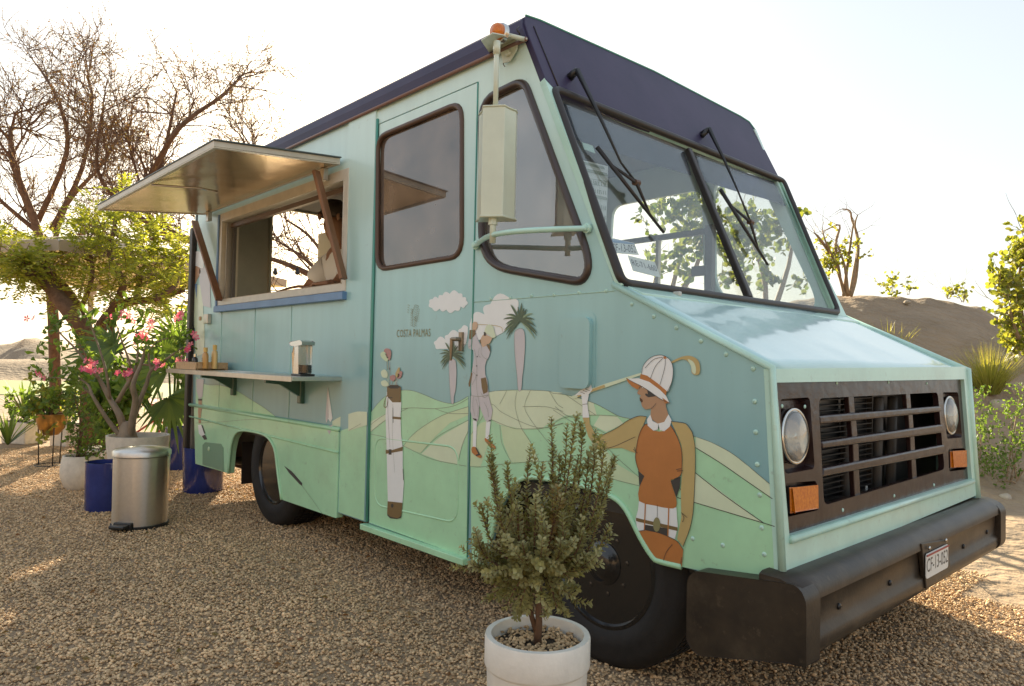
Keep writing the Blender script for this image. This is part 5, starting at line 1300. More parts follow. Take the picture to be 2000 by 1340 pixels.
# ---- sea grape trees on the far side
def grape(label, trunks, blobs, d0, seed, R=.045, lk_='leafgrape', name='sea_grape_tree', n=1.0, rt=.045, base=None):
    rg = random.Random(seed); base = base or G(trunks[0][0][0], d0)
    t = empty(name, base, label, 'tree'); mb = MB(); fm = FM(); tw = MB()
    for lb in trunks:
        pts = []; off = 0
        for (u, v) in lb: pts.append(tuple(P(u, v, d0 + off))); off += rg.uniform(-.2, .2)
        pts = [Vector(q) for q in crv(pts, 4)]; m = len(pts); mb.tube(pts, [rt * (1 - .7 * i / (m - 1)) for i in range(m)], 7)
        branchout(tw, pts[m // 2:], rt * .35, rg, (3, 2), None, .35, up=.06)
    for (u, v, s, k_) in blobs:
        for k in range(int(k_ * n)):
            q = P(u + rg.gauss(0, s * .5), v + rg.gauss(0, s * .45), d0 + rg.uniform(-.5, .5) * s / 60)
            pts = twig(tw, q, rv3(rg) + Vector((0, 0, .4)), .16, .004, rg, 3, .25, 0, 3)
            for j in range(6):
                p, d = along(pts, rg.random()); fm.roundleaf(p, rv3(rg) + d * .5, R * rg.uniform(.6, 1.1), rg)
    mb.build('trunk', M['barkpale'], t, True); tw.build('branches', M['barkpale'], t)['kind'] = 'stuff'
    fm.build('leaves', M[lk_], t)['kind'] = 'stuff'; return t
grape('sea grape tree seen through the windscreen left of the divider', [[(1300, 690), (1310, 580), (1330, 500), (1350, 440)], [(1290, 690), (1275, 590), (1285, 520)], [(1310, 600), (1360, 520), (1375, 450)], [(1320, 620), (1400, 560)]], [(1300, 420, 40, 30), (1350, 400, 40, 34), (1370, 460, 45, 34), (1340, 500, 40, 26), (1270, 500, 30, 10), (1400, 430, 30, 14)], 9.0, 5, .05)
grape('sea grape tree seen through the windscreen right of the divider', [[(1490, 660), (1495, 560), (1470, 470), (1450, 420)], [(1500, 640), (1540, 520), (1550, 440)], [(1480, 620), (1450, 540), (1430, 500)]], [(1450, 430, 40, 30), (1480, 480, 45, 34), (1530, 440, 35, 24), (1440, 540, 30, 18), (1500, 540, 30, 14), (1560, 560, 20, 6), (1420, 480, 25, 14)], 9.4, 6, .05)
bb = G(1660, 11.3); bb.z = zat(1660, 572, 11.3)
grape('half bare tree with yellow leaves on the crest of the sand mound', [[(1650, 578), (1640, 540), (1625, 500), (1612, 470), (1606, 450)], [(1640, 540), (1632, 480), (1640, 440), (1612, 450)], [(1660, 578), (1668, 530), (1675, 480), (1670, 440), (1675, 420)], [(1662, 578), (1672, 540), (1676, 470), (1664, 430), (1660, 412), (1645, 408)], [(1648, 578), (1655, 520), (1662, 470), (1668, 430)], [(1625, 500), (1600, 465), (1590, 455)], [(1656, 578), (1650, 520), (1632, 470)]], [(1625, 510, 24, 34), (1612, 485, 16, 12), (1655, 495, 22, 26), (1664, 475, 10, 8), (1638, 520, 24, 24), (1635, 450, 6, 3), (1688, 495, 6, 4), (1618, 530, 16, 16), (1612, 478, 6, 5)], 11.3, 9, .029, 'leafyellow', 'crest_tree', .8, .03, bb)
bb = G(2010, 8.0); bb.z = .4
grape('yellow green sea grape tree cut by the right edge', [[(2030, 740), (2010, 690), (2000, 640), (1990, 560), (2000, 470)], [(2005, 680), (1985, 650), (1975, 610)], [(2040, 700), (2060, 580), (2080, 480)]], [(1985, 510, 24, 40), (1970, 560, 26, 46), (1985, 600, 26, 44), (1972, 640, 20, 30), (1945, 545, 10, 8), (1988, 480, 14, 14), (1998, 450, 8, 8), (1990, 670, 16, 18), (2065, 500, 50, 90), (2070, 600, 50, 90), (1975, 680, 14, 10)], 8.0, 12, .034, 'leafyellow', 'sea_grape_tree', 1.0, .035, bb)
# small sprouts on the mound crest
for i, (u, v, w, lb) in enumerate(((1742, 565, 26, 'leafy sprout on the mound crest just right of the crest tree'), (1775, 570, 6, 'tiny sprout on the mound crest beside the leafy sprout'), (1855, 578, 10, 'thin sprout on the mound crest left of the last one'), (1882, 584, 14, 'low sprout at the right end of the mound crest'))):
    bb = G(u, 11.4); bb.z = zat(u, v + 4, 11.4)
    grape(lb, [[(u, v + 6), (u + 2, v - w)], [(u - 3, v + 6), (u - w * .6, v - w * .3)]], [(u, v - 4, w * .8, w * .6), (u + 3, v - w * .7, w * .3, w * .2)], 11.4, 40 + i, .03, 'leafyellow', 'crest_sprout', 1, .008, bb)
for o in list(bpy.data.objects):
    if o.name.startswith('crest_sprout') and 'category' in o: o['category'] = 'plant'

# ---- grass clump and shrubs at the foot of the mound
def gz(u, v):        # where the mound surface is met below this point of the slope
    for k in range(200):
        d = 4 + k * .05
        zc = zat(u, interp(crest, u), 11.5)
        t = (d - 6.0) / 5.5; h = 0 if t < 0 else max(0, zc) * (t * .45 + ss(t) * .55) - .03
        if zat(u, v, d) <= h: return G(u, d, h), d
    return G(u, 6, 0), 6
def grass_clump(label, u, v, hgt, spread, n, seed, mt='straw'):
    rg = random.Random(seed); b, d = gz(u, v); t = empty('grass_clump', b, label, 'grass clump'); fm = FM()
    for k in range(n):
        a = rg.uniform(0, 2 * pi); l = rg.uniform(0, 1) ** .7; dr = Vector((cos(a) * l * spread, sin(a) * l * spread, 1)).normalized(); H = hgt * rg.uniform(.5, 1.1)
        p0 = b + Vector((cos(a), sin(a), 0)) * rg.uniform(0, .10); pts = [p0 + dr * H * s + Vector((cos(a), sin(a), -.4)) * H * .25 * l * s * s for s in (0, .35, .7, 1)]
        sd = Vector((-sin(a + rg.uniform(-1, 1)), cos(a), 0)).normalized(); k0 = len(fm.v)
        for i, p in enumerate(pts): w = .0045 * (1 - i / 3.2); fm.v += [p - sd * w, p + sd * w]
        fm.f += [(k0 + 2 * i, k0 + 2 * i + 1, k0 + 2 * i + 3, k0 + 2 * i + 2) for i in range(3)]
    fm.build('blades', M[mt], t)['kind'] = 'stuff'
grass_clump('tall yellow green grass clump on the slope at right', 1932, 768, .62, .75, 650, 3)
grass_clump('thin dry grass tuft behind the bonnet edge', 1760, 672, .30, .8, 26, 4)
grass_clump('single dry stalks behind the bonnet', 1735, 660, .30, .5, 10, 5)
def shrub(label, u, v, blobs, seed, lk_='leafgreen', name='shrub', ll=.035, lw=.011, dd=None, n=1.0):
    rg = random.Random(seed)
    if dd: b, d = G(u, dd), dd
    else: b, d = gz(u, v)
    t = empty(name, b, label, 'shrub'); tw = MB(); fm = FM()
    for (bu, bv, s, k_) in blobs:
        for k in range(int(k_ * n)):
            q = P(bu + rg.gauss(0, s * .5), bv + rg.gauss(0, s * .5), d + rg.uniform(-.3, .3)); pts = twig(tw, q, rv3(rg, .6) + Vector((0, 0, .7)), .16, .0025, rg, 3, .2, 0, 3)
            for j in range(9): p, dq = along(pts, rg.random()); fm.leaf(p, rv3(rg) + dq, ll * rg.uniform(.6, 1.2), lw, rg)
        q0 = b + rv3(rg, .05); q1 = P(bu, bv, d); tw.tube([q0, q0.lerp(q1, .5) + rv3(rg, .05), q1], [.008, .006, .003], 4)
    tw.build('stems', M['barkpale'], t)['kind'] = 'stuff'; fm.build('leaves', M[lk_], t)['kind'] = 'stuff'; return t
shrub('bright green shrub against the right nose post below the grass clump', 1905, 930, [(1905, 800, 22, 16), (1915, 850, 26, 24), (1925, 900, 28, 24), (1905, 930, 20, 14), (1900, 770, 12, 6)], 14)
shrub('green shrub at the right edge beyond the bumper', 1975, 940, [(1975, 820, 24, 18), (1985, 870, 28, 26), (1970, 920, 30, 26), (1990, 780, 16, 8), (2030, 880, 40, 40), (1945, 940, 20, 12)], 15)
shrub('low dark shrub under the sea grape tree at the right edge', 1975, 690, [(1970, 668, 16, 12), (1985, 680, 16, 12), (2010, 660, 20, 20)], 16, ll=.05, lw=.02)
for i, (u, v, s, lb) in enumerate(((1950, 795, .14, 'pale rock on the slope between the two green shrubs'), (1965, 970, .06, 'small stone at the foot of the right shrub'), (1772, 588, .05, 'small pale stone near the mound crest'))):
    b, d = gz(u, v); vv, ff = [], []; stone(vv, ff, (0, 0, 0), s, random.Random(60 + i)); o = link('rock', [Vector(q) + b for q in vv], ff, M['rock'], None, True); tag(o, lb, 'rock')

# ---- parasol
def parasol():
    u0, dc = 168, 10.2; c = G(u0, dc); t = empty('parasol', c, 'large pale square parasol on a white pole behind the feathery tree', 'parasol')
    zr, zp, hw_ = 2.33, 2.80, 1.9
    ax = dirxy(u0).normalized(); ay = Vector((-ax.y, ax.x, 0)); R = Matrix.Rotation(radians(38), 3, 'Z'); ax, ay = R @ ax, R @ ay
    mb = MB(); top = c + Vector((0, 0, zp)); cor = [c + ax * sx * hw_ + ay * sy * hw_ + Vector((0, 0, zr)) for sx, sy in ((1, 1), (-1, 1), (-1, -1), (1, -1))]
    for i in range(4):
        a, b = cor[i], cor[(i + 1) % 4]; m = (a + b) / 2 + Vector((0, 0, .05)); N_ = 5
        mb.add([top, a, m, b], [(0, 1, 2), (0, 2, 3)])
        mb.add([a, b, b - Vector((0, 0, .12)), m - Vector((0, 0, .14)), a - Vector((0, 0, .12)), m], [(0, 5, 3, 4), (5, 1, 2, 3)])
    mb.build('canopy', M['fabric'], t)
    tube('pole', [c, c + Vector((0, 0, zp + .05))], .035, M['whitemetal'], t, 12)
    lathe('hub', [(.001, .05), (.07, .04), (.07, -.04), (.001, -.05)], c + Vector((0, 0, 1.98)), M['whitemetal'], t, 14)
    for i in range(8):
        q = cor[i // 2] if i % 2 == 0 else (cor[i // 2] + cor[(i // 2 + 1) % 4]) / 2 + Vector((0, 0, .05))
        tube('rib', [top - Vector((0, 0, .05)), q - Vector((0, 0, .01))], .012, M['whitemetal'], t, 6)
        tube('strut', [c + Vector((0, 0, 1.98)), top.lerp(q, .5) - Vector((0, 0, .06))], .012, M['whitemetal'], t, 6)
    lathe('crank', [(.001, .03), (.03, .03), (.03, -.03), (.001, -.03)], c + Vector((-.06, -.03, 1.62)), M['whitemetal'], t, 10)
    box('base', c + Vector((0, 0, .06)), (.7, .7, .12), M['rock'], t, bevel=.02)
parasol()

# ---- pots
def potmesh(name, c, r, h, prof, mt, label, cat='pot', soil=True, seg=40, group=None):
    t = empty(name, c, label, cat, group)
    lathe('body', [(r * a, h * b) for a, b in prof], c, mt, t, seg)
    if soil:
        lathe('soil', [(.001, h * .9), (r * .86, h * .9), (r * .84, h * .86), (.001, h * .86)], c, M['soil'], t, 20)
    return t
cyl = [(.001, 0), (.93, 0), (.96, .03), (1, .97), (1, 1.0), (.9, 1.0), (.88, .85), (.001, .85)]
pb = G(206, 5.02); potmesh('blue_pot', pb, .135, .335, cyl, M['bluepot'], 'cobalt blue glazed pot standing left of the steel bin')
pb = G(354, 6.9); potmesh('blue_pot', pb, .155, .40, cyl, M['bluepot'], 'blue glazed pot with pale rim behind the darker one at the truck rear')
potmesh('blue_pot', G(396, 5.75), .155, .36, cyl, M['bluepot'], 'dark blue pot nearest the rear corner of the truck')
rnd = [(.001, 0), (.62, 0), (.8, .12), (.98, .4), (1, .62), (.93, .9), (.88, 1), (.80, 1), (.82, .86), (.001, .86)]
potmesh('round_pot', G(156, 5.75), .145, .27, rnd, M['creampot'], 'rounded cream pot left of the cobalt blue pot')
bowl = [(.001, 0), (.7, 0), (.8, .06), (.99, .9), (1, 1), (.93, 1), (.9, .88), (.001, .88)]
potmesh('cream_pot', G(266, 5.6), .225, .46, bowl, M['creampot'], 'wide cream pot behind the bin holding the flowering desert rose')
for (u, d, w, h, lb) in ((48, 8.6, .38, .26, 'pale rectangular planter at the far left edge'), (128, 8.4, .26, .26, 'pale rectangular planter behind the brass bowl stand'), (200, 6.6, .30, .22, 'white planter box between the blue pot and the desert rose')):
    c = G(u, d); t = empty('planter', c, lb, 'planter')
    box('trough', c + Vector((0, 0, h / 2)), (w, w * .8, h), M['creampot'], t, bevel=.015, rot=Matrix.Rotation(radians(30), 3, 'Z')); box('soil', c + Vector((0, 0, h + .004)), (w * .86, w * .66, .012), M['soil'], t, rot=Matrix.Rotation(radians(30), 3, 'Z'))
# brass bowl on a stand
c = G(98, 6.9); t = empty('bowl_stand', c, 'thin metal stand holding the brass bowl', 'plant stand')
for a in (0, 2.1, 4.2): tube('leg', [c + Vector((.10 * cos(a), .10 * sin(a), 0)), c + Vector((.12 * cos(a), .12 * sin(a), .48))], .006, M['darkmetal'], t, 6)
tube('foot_ring', [c + Vector((.13 * cos(a * pi / 10), .13 * sin(a * pi / 10), .01)) for a in range(20)], .006, M['darkmetal'], t, 6, True)
tube('top_ring', [c + Vector((.125 * cos(a * pi / 10), .125 * sin(a * pi / 10), .44)) for a in range(20)], .006, M['darkmetal'], t, 6, True)
lathe('brass_bowl', [(.001, .29), (.06, .30), (.11, .36), (.132, .44), (.134, .50), (.126, .50), (.12, .47), (.001, .47)], c, M['brass'], None, 32); o = bpy.data.objects['brass_bowl']; tag(o, 'brass bowl planter held up on the thin metal stand', 'planter')
# leafy plants at left
def bushy(label, name, c, d, blobs, lk_, seed, ll, lw, n=1.0, cat='plant'):
    rg = random.Random(seed); t = empty(name, c, label, cat); tw = MB(); fm = FM()
    for (bu, bv, s, k_) in blobs:
        q1 = P(bu, bv, d); tw.tube([c + rv3(rg, .03), c.lerp(q1, .5) + rv3(rg, .05), q1], [.008, .006, .003], 4)
        for k in range(int(k_ * n)):
            q = P(bu + rg.gauss(0, s * .5), bv + rg.gauss(0, s * .5), d + rg.uniform(-.2, .2) * s / 25); pts = twig(tw, q, rv3(rg) + Vector((0, 0, .3)), .1, .0025, rg, 3, .2, 0, 3)
            for j in range(6): p, dq = along(pts, rg.random()); fm.leaf(p, rv3(rg) + dq * .5, ll * rg.uniform(.6, 1.2), lw * rg.uniform(.8, 1.2), rg)
    tw.build('stems', M['bark'], t)['kind'] = 'stuff'; fm.build('leaves', M[lk_], t)['kind'] = 'stuff'; return t
bushy('trailing plant with green and yellow leaves in the brass bowl', 'trailing_plant', G(98, 6.9, .47), 6.9, [(98, 790, 28, 26), (75, 780, 18, 12), (120, 775, 18, 12), (60, 800, 14, 8), (130, 800, 12, 8)], 'leafgreen', 71, .07, .022)
bushy('yellow green leaves spilling among the brass bowl plant', 'yellow_plant', G(86, 6.85, .48), 6.85, [(80, 775, 16, 9), (66, 800, 8, 4), (85, 850, 8, 4), (112, 770, 8, 4)], 'leafyellow', 72, .07, .022)
bushy('upright small leaved plant growing from the rounded cream pot', 'potted_plant', G(156, 5.75, .24), 5.75, [(160, 880, 18, 20), (150, 840, 18, 20), (155, 800, 20, 18), (185, 860, 18, 14), (200, 880, 14, 10), (145, 770, 16, 10), (175, 820, 14, 10)], 'leafgreen', 73, .035, .012, 1.2)
bushy('broad leaved plant behind the desert rose trunk', 'broad_leaf_plant', G(205, 6.6, .22), 6.6, [(200, 800, 22, 16), (225, 780, 22, 14), (190, 760, 20, 12), (240, 810, 16, 10), (205, 840, 18, 12), (265, 770, 18, 10)], 'leafgreen', 74, .12, .04)
bushy('leafy plant in the far left planter', 'planter_plant', G(48, 8.6, .26), 8.6, [(40, 820, 18, 16), (60, 790, 20, 16), (30, 800, 14, 10), (70, 820, 14, 10), (25, 770, 10, 5)], 'leafgreen', 75, .07, .018)
bushy('sunlit leafy plant in the planter behind the brass bowl', 'planter_plant', G(128, 8.4, .26), 8.4, [(135, 800, 18, 14), (145, 770, 20, 12), (125, 820, 14, 8)], 'leafyellow', 76, .06, .016)
# spiky rosettes and fan palm
def spikes(name, label, c, n, L, w, seed, mt, tilt=.9, cat='plant'):
    rg = random.Random(seed); t = empty(name, c, label, cat); fm = FM()
    for k in range(n):
        a = rg.uniform(0, 2 * pi); tl_ = rg.uniform(.1, tilt); dr = Vector((cos(a) * sin(tl_), sin(a) * sin(tl_), cos(tl_))); sd = Vector((-sin(a), cos(a), 0)); H = L * rg.uniform(.7, 1.1); k0 = len(fm.v)
        for i, s in enumerate((0, .3, .65, 1)):
            p = c + dr * H * s - Vector((0, 0, .15 * H * s * s)); ww = w * (.7, 1, .7, .05)[i]; fm.v += [p - sd * ww, p + sd * ww]
        fm.f += [(k0 + 2 * i, k0 + 2 * i + 1, k0 + 2 * i + 3, k0 + 2 * i + 2) for i in range(3)]
    fm.build('leaves', M[mt], t)['kind'] = 'stuff'
spikes('yucca', 'spiky yucca behind the far left planter', G(48, 9.0, .3), 26, .6, .016, 81, 'palm')
spikes('yucca', 'spiky rosette low beside the planter at the far left', G(15, 8.0, .05), 24, .55, .014, 82, 'palm')
def fan_palm():
    rg = random.Random(91); d0 = 7.0; c = G(335, d0); t = empty('fan_palm', c, 'fan palm with pleated green leaves beside the truck rear corner', 'palm')
    st = MB(); 
    for (u, v, L, ang, dd) in ((345, 660, .50, 90, 0), (352, 690, .5, 70, -.4), (330, 720, .45, 150, -.2), (350, 745, .5, 30, .2), (330, 775, .4, -60, -.5), (355, 780, .42, -30, .1), (300, 730, .45, 160, .4), (215, 700, .5, 150, .3), (225, 675, .45, 175, .1), (240, 720, .4, 200, .2)):
        h = P(u, v, d0 + dd); st.tube([c + Vector((0, 0, .2)), c.lerp(h, .5) + Vector((0, 0, .12)), h], [.014, .011, .008], 6)
        fm = FM(); ax = RM @ Vector((cos(radians(ang)), sin(radians(ang)), rg.uniform(-.4, .4))); nrm = (RM @ Vector((rg.uniform(-.5, .5), rg.uniform(-.5, .5), 1))).normalized(); sd0 = ax.cross(nrm).normalized(); ax = ax.normalized()
        for k in range(19):
            a = radians(-95 + 190 * k / 18); dr = ax * cos(a) + sd0 * sin(a); ln_ = L * (.75 + .3 * cos(a)) * rg.uniform(.9, 1.08); pr = dr.cross(nrm).normalized(); k0 = len(fm.v)
            for i, s in enumerate((.05, .4, .75, 1)):
                p = h + dr * ln_ * s - Vector((0, 0, .10 * s * s)) ; w = (.004, .017, .011, .001)[i]; fm.v += [p - pr * w, p + pr * w + nrm * .006]
            fm.f += [(k0 + 2 * i, k0 + 2 * i + 1, k0 + 2 * i + 3, k0 + 2 * i + 2) for i in range(3)]
        fm.build('fan_leaf', M['palm'], t)
    st.build('leaf_stalks', M['leafgreen'], t)['kind'] = 'stuff'
    tube('trunk', [c, c + Vector((0, 0, .3))], .06, M['bark'], t)
fan_palm()
# desert rose
def adenium():
    rg = random.Random(101); d0 = 5.55; base = G(248, d0, .40); t = empty('desert_rose', base, 'desert rose with bare grey stems and clusters of pink flowers', 'flowering plant')
    za = Z(0, 650, .306); mb = MB()
    L_ = [([(800, 720), (790, 620), (760, 520), (700, 420), (630, 290), (560, 200)], .036), ([(790, 680), (720, 600), (650, 500), (590, 400), (560, 330), (470, 270)], .020), ([(830, 690), (845, 560), (865, 430), (850, 330), (900, 200), (935, 80)], .032), ([(850, 560), (890, 440), (935, 330), (965, 240), (1060, 170), (1170, 90)], .022), ([(750, 440), (800, 350), (860, 240), (880, 120), (870, -20)], .018), ([(630, 290), (560, 200), (480, 100), (390, 10), (345, -50)], .013), ([(700, 420), (680, 260), (640, 120), (590, -20), (560, -90)], .012), ([(840, 600), (870, 480), (820, 330), (790, 240)], .014), ([(850, 330), (830, 200), (780, 60), (740, -60)], .012), ([(965, 240), (950, 140), (1000, 60), (1130, 20)], .010), ([(590, 400), (500, 330), (400, 290), (300, 290)], .010), ([(900, 200), (990, 210), (1010, 190)], .009), ([(560, 200), (540, 130), (500, 70)], .008)]
    tips = []
    for li, (lb, r) in enumerate(L_):
        off = 0; pts = []
        for (u, v) in za(lb): pts.append(tuple(P(u, v, d0 + off))); off += rg.uniform(-.07, .07)
        pts = [Vector(q) for q in crv(pts, 4)]; n = len(pts); mb.tube(pts, [r * (1 - .72 * i / (n - 1)) for i in range(n)], 8)
        tips.append(pts[-1])
    mb.lathe([(.001, 0), (.075, 0), (.085, .04), (.06, .12), (.045, .2)], base - Vector((0, 0, .03)), 14)
    mb.build('stems', M['adenium'], t, True)
    fm = FM()
    for p in tips:
        for k in range(16): fm.leaf(p + rv3(rg, .05), rv3(rg) + Vector((0, 0, .3)), rg.uniform(.06, .10), .019, rg, .7)
    for (u, v) in ((95, 660), (105, 620), (85, 685), (120, 740), (75, 720), (140, 745), (160, 755), (290, 610), (330, 640), (250, 600), (210, 700), (200, 650), (300, 690), (230, 600), (330, 715), (120, 685), (180, 735)):
        for k in range(9): fm.leaf(P(u, v, d0) + rv3(rg, .06), rv3(rg), rg.uniform(.05, .09), .018, rg, .7)
    fm.build('leaves', M['leafgreen'], t)['kind'] = 'stuff'
    for (u, v, n) in ((172, 712, 4), (62, 628, 2), (280, 658, 5), (272, 665, 3), (222, 628, 4), (250, 618, 4), (350, 620, 5), (362, 682, 4), (356, 700, 4), (312, 712, 4), (168, 722, 4), (192, 716, 3), (240, 728, 4), (256, 732, 3), (82, 732, 3), (378, 658, 2), (298, 632, 2)):
        fl = FM(); c = P(u, v, d0 - .06)
        for k in range(n):
            q = c + rv3(rg, .035); ax = (RM @ Vector((rg.uniform(-.7, .7), rg.uniform(-.4, .9), .8))).normalized(); s1 = ax.orthogonal().normalized(); s2 = ax.cross(s1)
            for j in range(5):
                a = j * 2 * pi / 5; dr = s1 * cos(a) + s2 * sin(a); k0 = len(fl.v); sd = ax.cross(dr)
                fl.v += [q, q + dr * .019 + sd * .010 + ax * .010, q + dr * .030 + ax * .009, q + dr * .019 - sd * .010 + ax * .010]; fl.f += [(k0, k0 + 1, k0 + 2, k0 + 3)]
        fl.build('flower_cluster', M['flower'], t)
adenium()
# red table with glasses
c = G(318, 9.6); t = empty('red_table', c, 'low red metal folding table behind the flowering plant', 'table')
box('tabletop', c + Vector((0, 0, .46)), (1.1, .6, .03), M['redmetal'], t, bevel=.004)
for sx in (-.4, .4):
    tube('leg', [c + Vector((sx, -.26, 0)), c + Vector((sx * .2, .26, .45))], .014, M['redmetal'], t, 6); tube('leg', [c + Vector((sx, .26, 0)), c + Vector((sx * .2, -.26, .45))], .014, M['redmetal'], t, 6)
for u, lb in ((288, 'drinking glass standing at the left on the red table'), (312, 'drinking glass standing in the middle of the red table')):
    p = G(u, 9.5, .476); o = lathe('drinking_glass', [(.03, 0), (.038, .12), (.035, .12), (.028, .01), (.001, .01)], p, M['clear'], None, 16); tag(o, lb, 'glass')

# ================================================================== SMALL THINGS
# pedal bin
cb = G(273, 4.56); t = empty('pedal_bin', cb, 'round brushed steel pedal bin with black base on the gravel', 'bin')
lathe('body', [(.001, .02), (.156, .02), (.160, .03), (.164, .43), (.166, .445), (.160, .447), (.001, .446)], cb, M['brushed'], t, 64)
lathe('lid', [(.166, .449), (.170, .452), (.170, .478), (.160, .490), (.10, .501), (.001, .505)], cb, M['brushed'], t, 64)
lathe('base_ring', [(.001, 0), (.166, 0), (.168, .022), (.16, .025), (.001, .026)], cb, M['black'], t, 48)
pd = (G(232, 4.36) - cb); pd.z = 0; pd.normalize(); sd_ = Vector((-pd.y, pd.x, 0)); mm = MB()
rotp = Matrix((tuple(sd_), tuple(pd), (0, 0, 1))).transposed()
mm.box((0, 0, 0), (.10, .07, .022), rotp); mm.v = [q + cb + pd * .200 + Vector((0, 0, .035)) for q in mm.v]; mm.build('pedal', M['black'], t, bevel=.009, seg=3)
mm = MB(); mm.box((0, 0, 0), (.12, .03, .05), rotp); mm.v = [q + cb + pd * .163 + Vector((0, 0, .03)) for q in mm.v]; mm.build('pedal_housing', M['black'], t, bevel=.008)
box('hinge', cb - pd * .172 + Vector((0, 0, .45)), (.05, .03, .05), M['black'], t, bevel=.005)

# things on the shelf
ZT = czt + .001
tn = onY(382, 725, 1.735); tx1 = tn.x; tx0 = onY(343, 722, 1.735).x; ty1 = 1.955
t = empty('wooden_tray', ((tx0 + tx1) / 2, (1.735 + ty1) / 2, ZT), 'pale wooden tray holding the bottles on the shelf', 'tray')
cxm, cym = (tx0 + tx1) / 2, (1.735 + ty1) / 2
box('bottom', (cxm, cym, ZT + .005), (tx1 - tx0, ty1 - 1.735, .009), M['woodpale'], t)
for (x, y, sx, sy) in ((cxm, 1.74, tx1 - tx0, .012), (cxm, ty1 - .005, tx1 - tx0, .012), (tx0 + .006, cym, .012, ty1 - 1.735 - .026), (tx1 - .006, cym, .012, ty1 - 1.735 - .026)):
    box('side', (x, y, ZT + .027), (sx, sy, .052), M['woodpale'], t, bevel=.002)
def bottle(name, label, u, y, h, r, mt, capm, sx=1.0, lab=True):
    p = onY(u, 700, y); c = Vector((p.x, y, ZT + .01)); t = empty(name, c, label, 'bottle')
    lathe('body', [(.001, 0), (r * .95, 0), (r, .006), (r, h * .62), (r * .85, h * .72), (r * .5, h * .78), (r * .45, h * .80), (.001, h * .80)], c, mt, t, 24, sx=sx, sy=.7 if sx > 1 else 1)
    lathe('cap', [(.001, h * .80), (r * .52, h * .80), (r * .50, h), (r * .4, h * 1.01), (.001, h * 1.01)], c, capm, t, 20)
    if lab:
        yy = y - r * .7 - .0012
        mm = MB(); mm.plate([[Vector((c.x + .011 * cos(a), yy - .0002, c.z + h * .22 + .013 * sin(a))) for a in [k * pi / 8 for k in range(16)]]], (0, .0008, 0)); mm.build('round_mark', M['label'], t)
        tube('mark_ring', [Vector((c.x + .0115 * cos(a), yy - .001, c.z + h * .22 + .0135 * sin(a))) for a in [k * pi / 8 for k in range(16)]], .0008, M['stand'], t, 4, True)
        text_mesh('label_text', 'sun', M['stand'], t, (c.x - .011, yy - .0005, c.z + h * .44), (1, 0, 0), (0, 0, 1), .008, .022)
        text_mesh('label_text', 'bum', M['stand'], t, (c.x - .011, yy - .0005, c.z + h * .37), (1, 0, 0), (0, 0, 1), .008, .022)
bottle('sunscreen_bottle', 'orange tan sunscreen bottle left of its paler twin in the tray', 401, 1.80, .145, .028, M['sunscreen'], M['sunyellow'], 1.1)
bottle('sunscreen_bottle', 'paler yellow sunscreen bottle at the right in the tray', 419, 1.86, .165, .028, mat('yellow_bottle', (.72, .48, .18), rough=.3, coat=.4), M['sunyellow'], 1.1)
bottle('dropper_bottle', 'small dark glass bottle with silver cap in the tray', 381, 1.80, .10, .020, M['amberglass'], M['chrome'], 1.0, False)
# soap dispenser
p = onY(595, 700, 1.80); c = Vector((p.x - .02, 1.80, ZT)); t = empty('soap_dispenser', c, 'chrome sensor soap dispenser with clear tank at the right end of the shelf', 'soap dispenser')
mm = MB(); mm.plate([[c + Vector((x, -.035, z)) for x, z in ((-.052, .012), (.012, .012), (.008, .10), (-.008, .165), (-.052, .165), (-.095, .16), (-.10, .172), (-.095, .182), (.03, .188), (.04, .184), (.04, .176), (.02, .17), (.03, .012), (.03, .012))][:12] + [c + Vector((.022, -.035, .012))]], (0, .07, 0))
mm = MB(); mm.plate([[c + Vector((x, -.034, z)) for x, z in ((-.04, .012), (.012, .012), (.004, .17), (-.032, .17), (-.05, .12))]], (0, .068, 0)); mm.build('body', M['chrome'], t, bevel=.008, seg=3)
mm = MB(); mm.plate([[c + Vector((x, -.036, z)) for x, z in ((-.085, .165), (-.03, .160), (.058, .168), (.06, .184), (.03, .192), (-.08, .186), (-.095, .178))]], (0, .072, 0)); mm.build('head', M['chrome'], t, bevel=.006, seg=3)
mm = MB(); mm.box(c + Vector((-.088, 0, .158)), (.014, .02, .014)); mm.build('nozzle', M['black'], t)
lathe('tank', [(.001, .015), (.034, .015), (.036, .02), (.036, .165), (.001, .166)], c + Vector((.030, .0, 0)), M['clear'], t, 24)
lathe('soap', [(.001, .018), (.032, .018), (.032, .06), (.001, .062)], c + Vector((.030, .0, 0)), M['amberglass'], t, 20)
box('foot', c + Vector((.005, 0, .006)), (.115, .085, .012), M['black'], t, bevel=.004)

# inside the serving window
c = onY(487, 575, 2.45); t = empty('cream_container', (c.x, 2.45, wz0 - .05), 'cream plastic container behind the serving window sill', 'container')
mm = MB(); a_ = .10
mm.lathe([(.001, 0), (.10, 0), (.13, .12), (.14, .125), (.14, .135), (.12, .135), (.10, .02), (.001, .02)], (c.x, 2.45, wz0 - .05), 24, sx=1.1, sy=.8); mm.build('tub', M['clothcream'], t, True)
c2 = onY(462, 590, 2.35); o = tube('tap', crv([(c2.x, 2.35, wz0 - .1), (c2.x, 2.35, wz0 + .05), (c2.x + .04, 2.33, wz0 + .09), (c2.x + .10, 2.31, wz0 + .06), (c2.x + .12, 2.30, wz0 + .0)], 4), .012, M['chrome'], None); tag(o, 'curved chrome tap inside the serving window at left', 'tap')
o = box('kitchen_counter', (-4.6, 2.30, wz0 - .07), (1.9, .45, .04), M['steelwall'], None); tag(o, 'steel work counter just inside the serving window', 'counter')
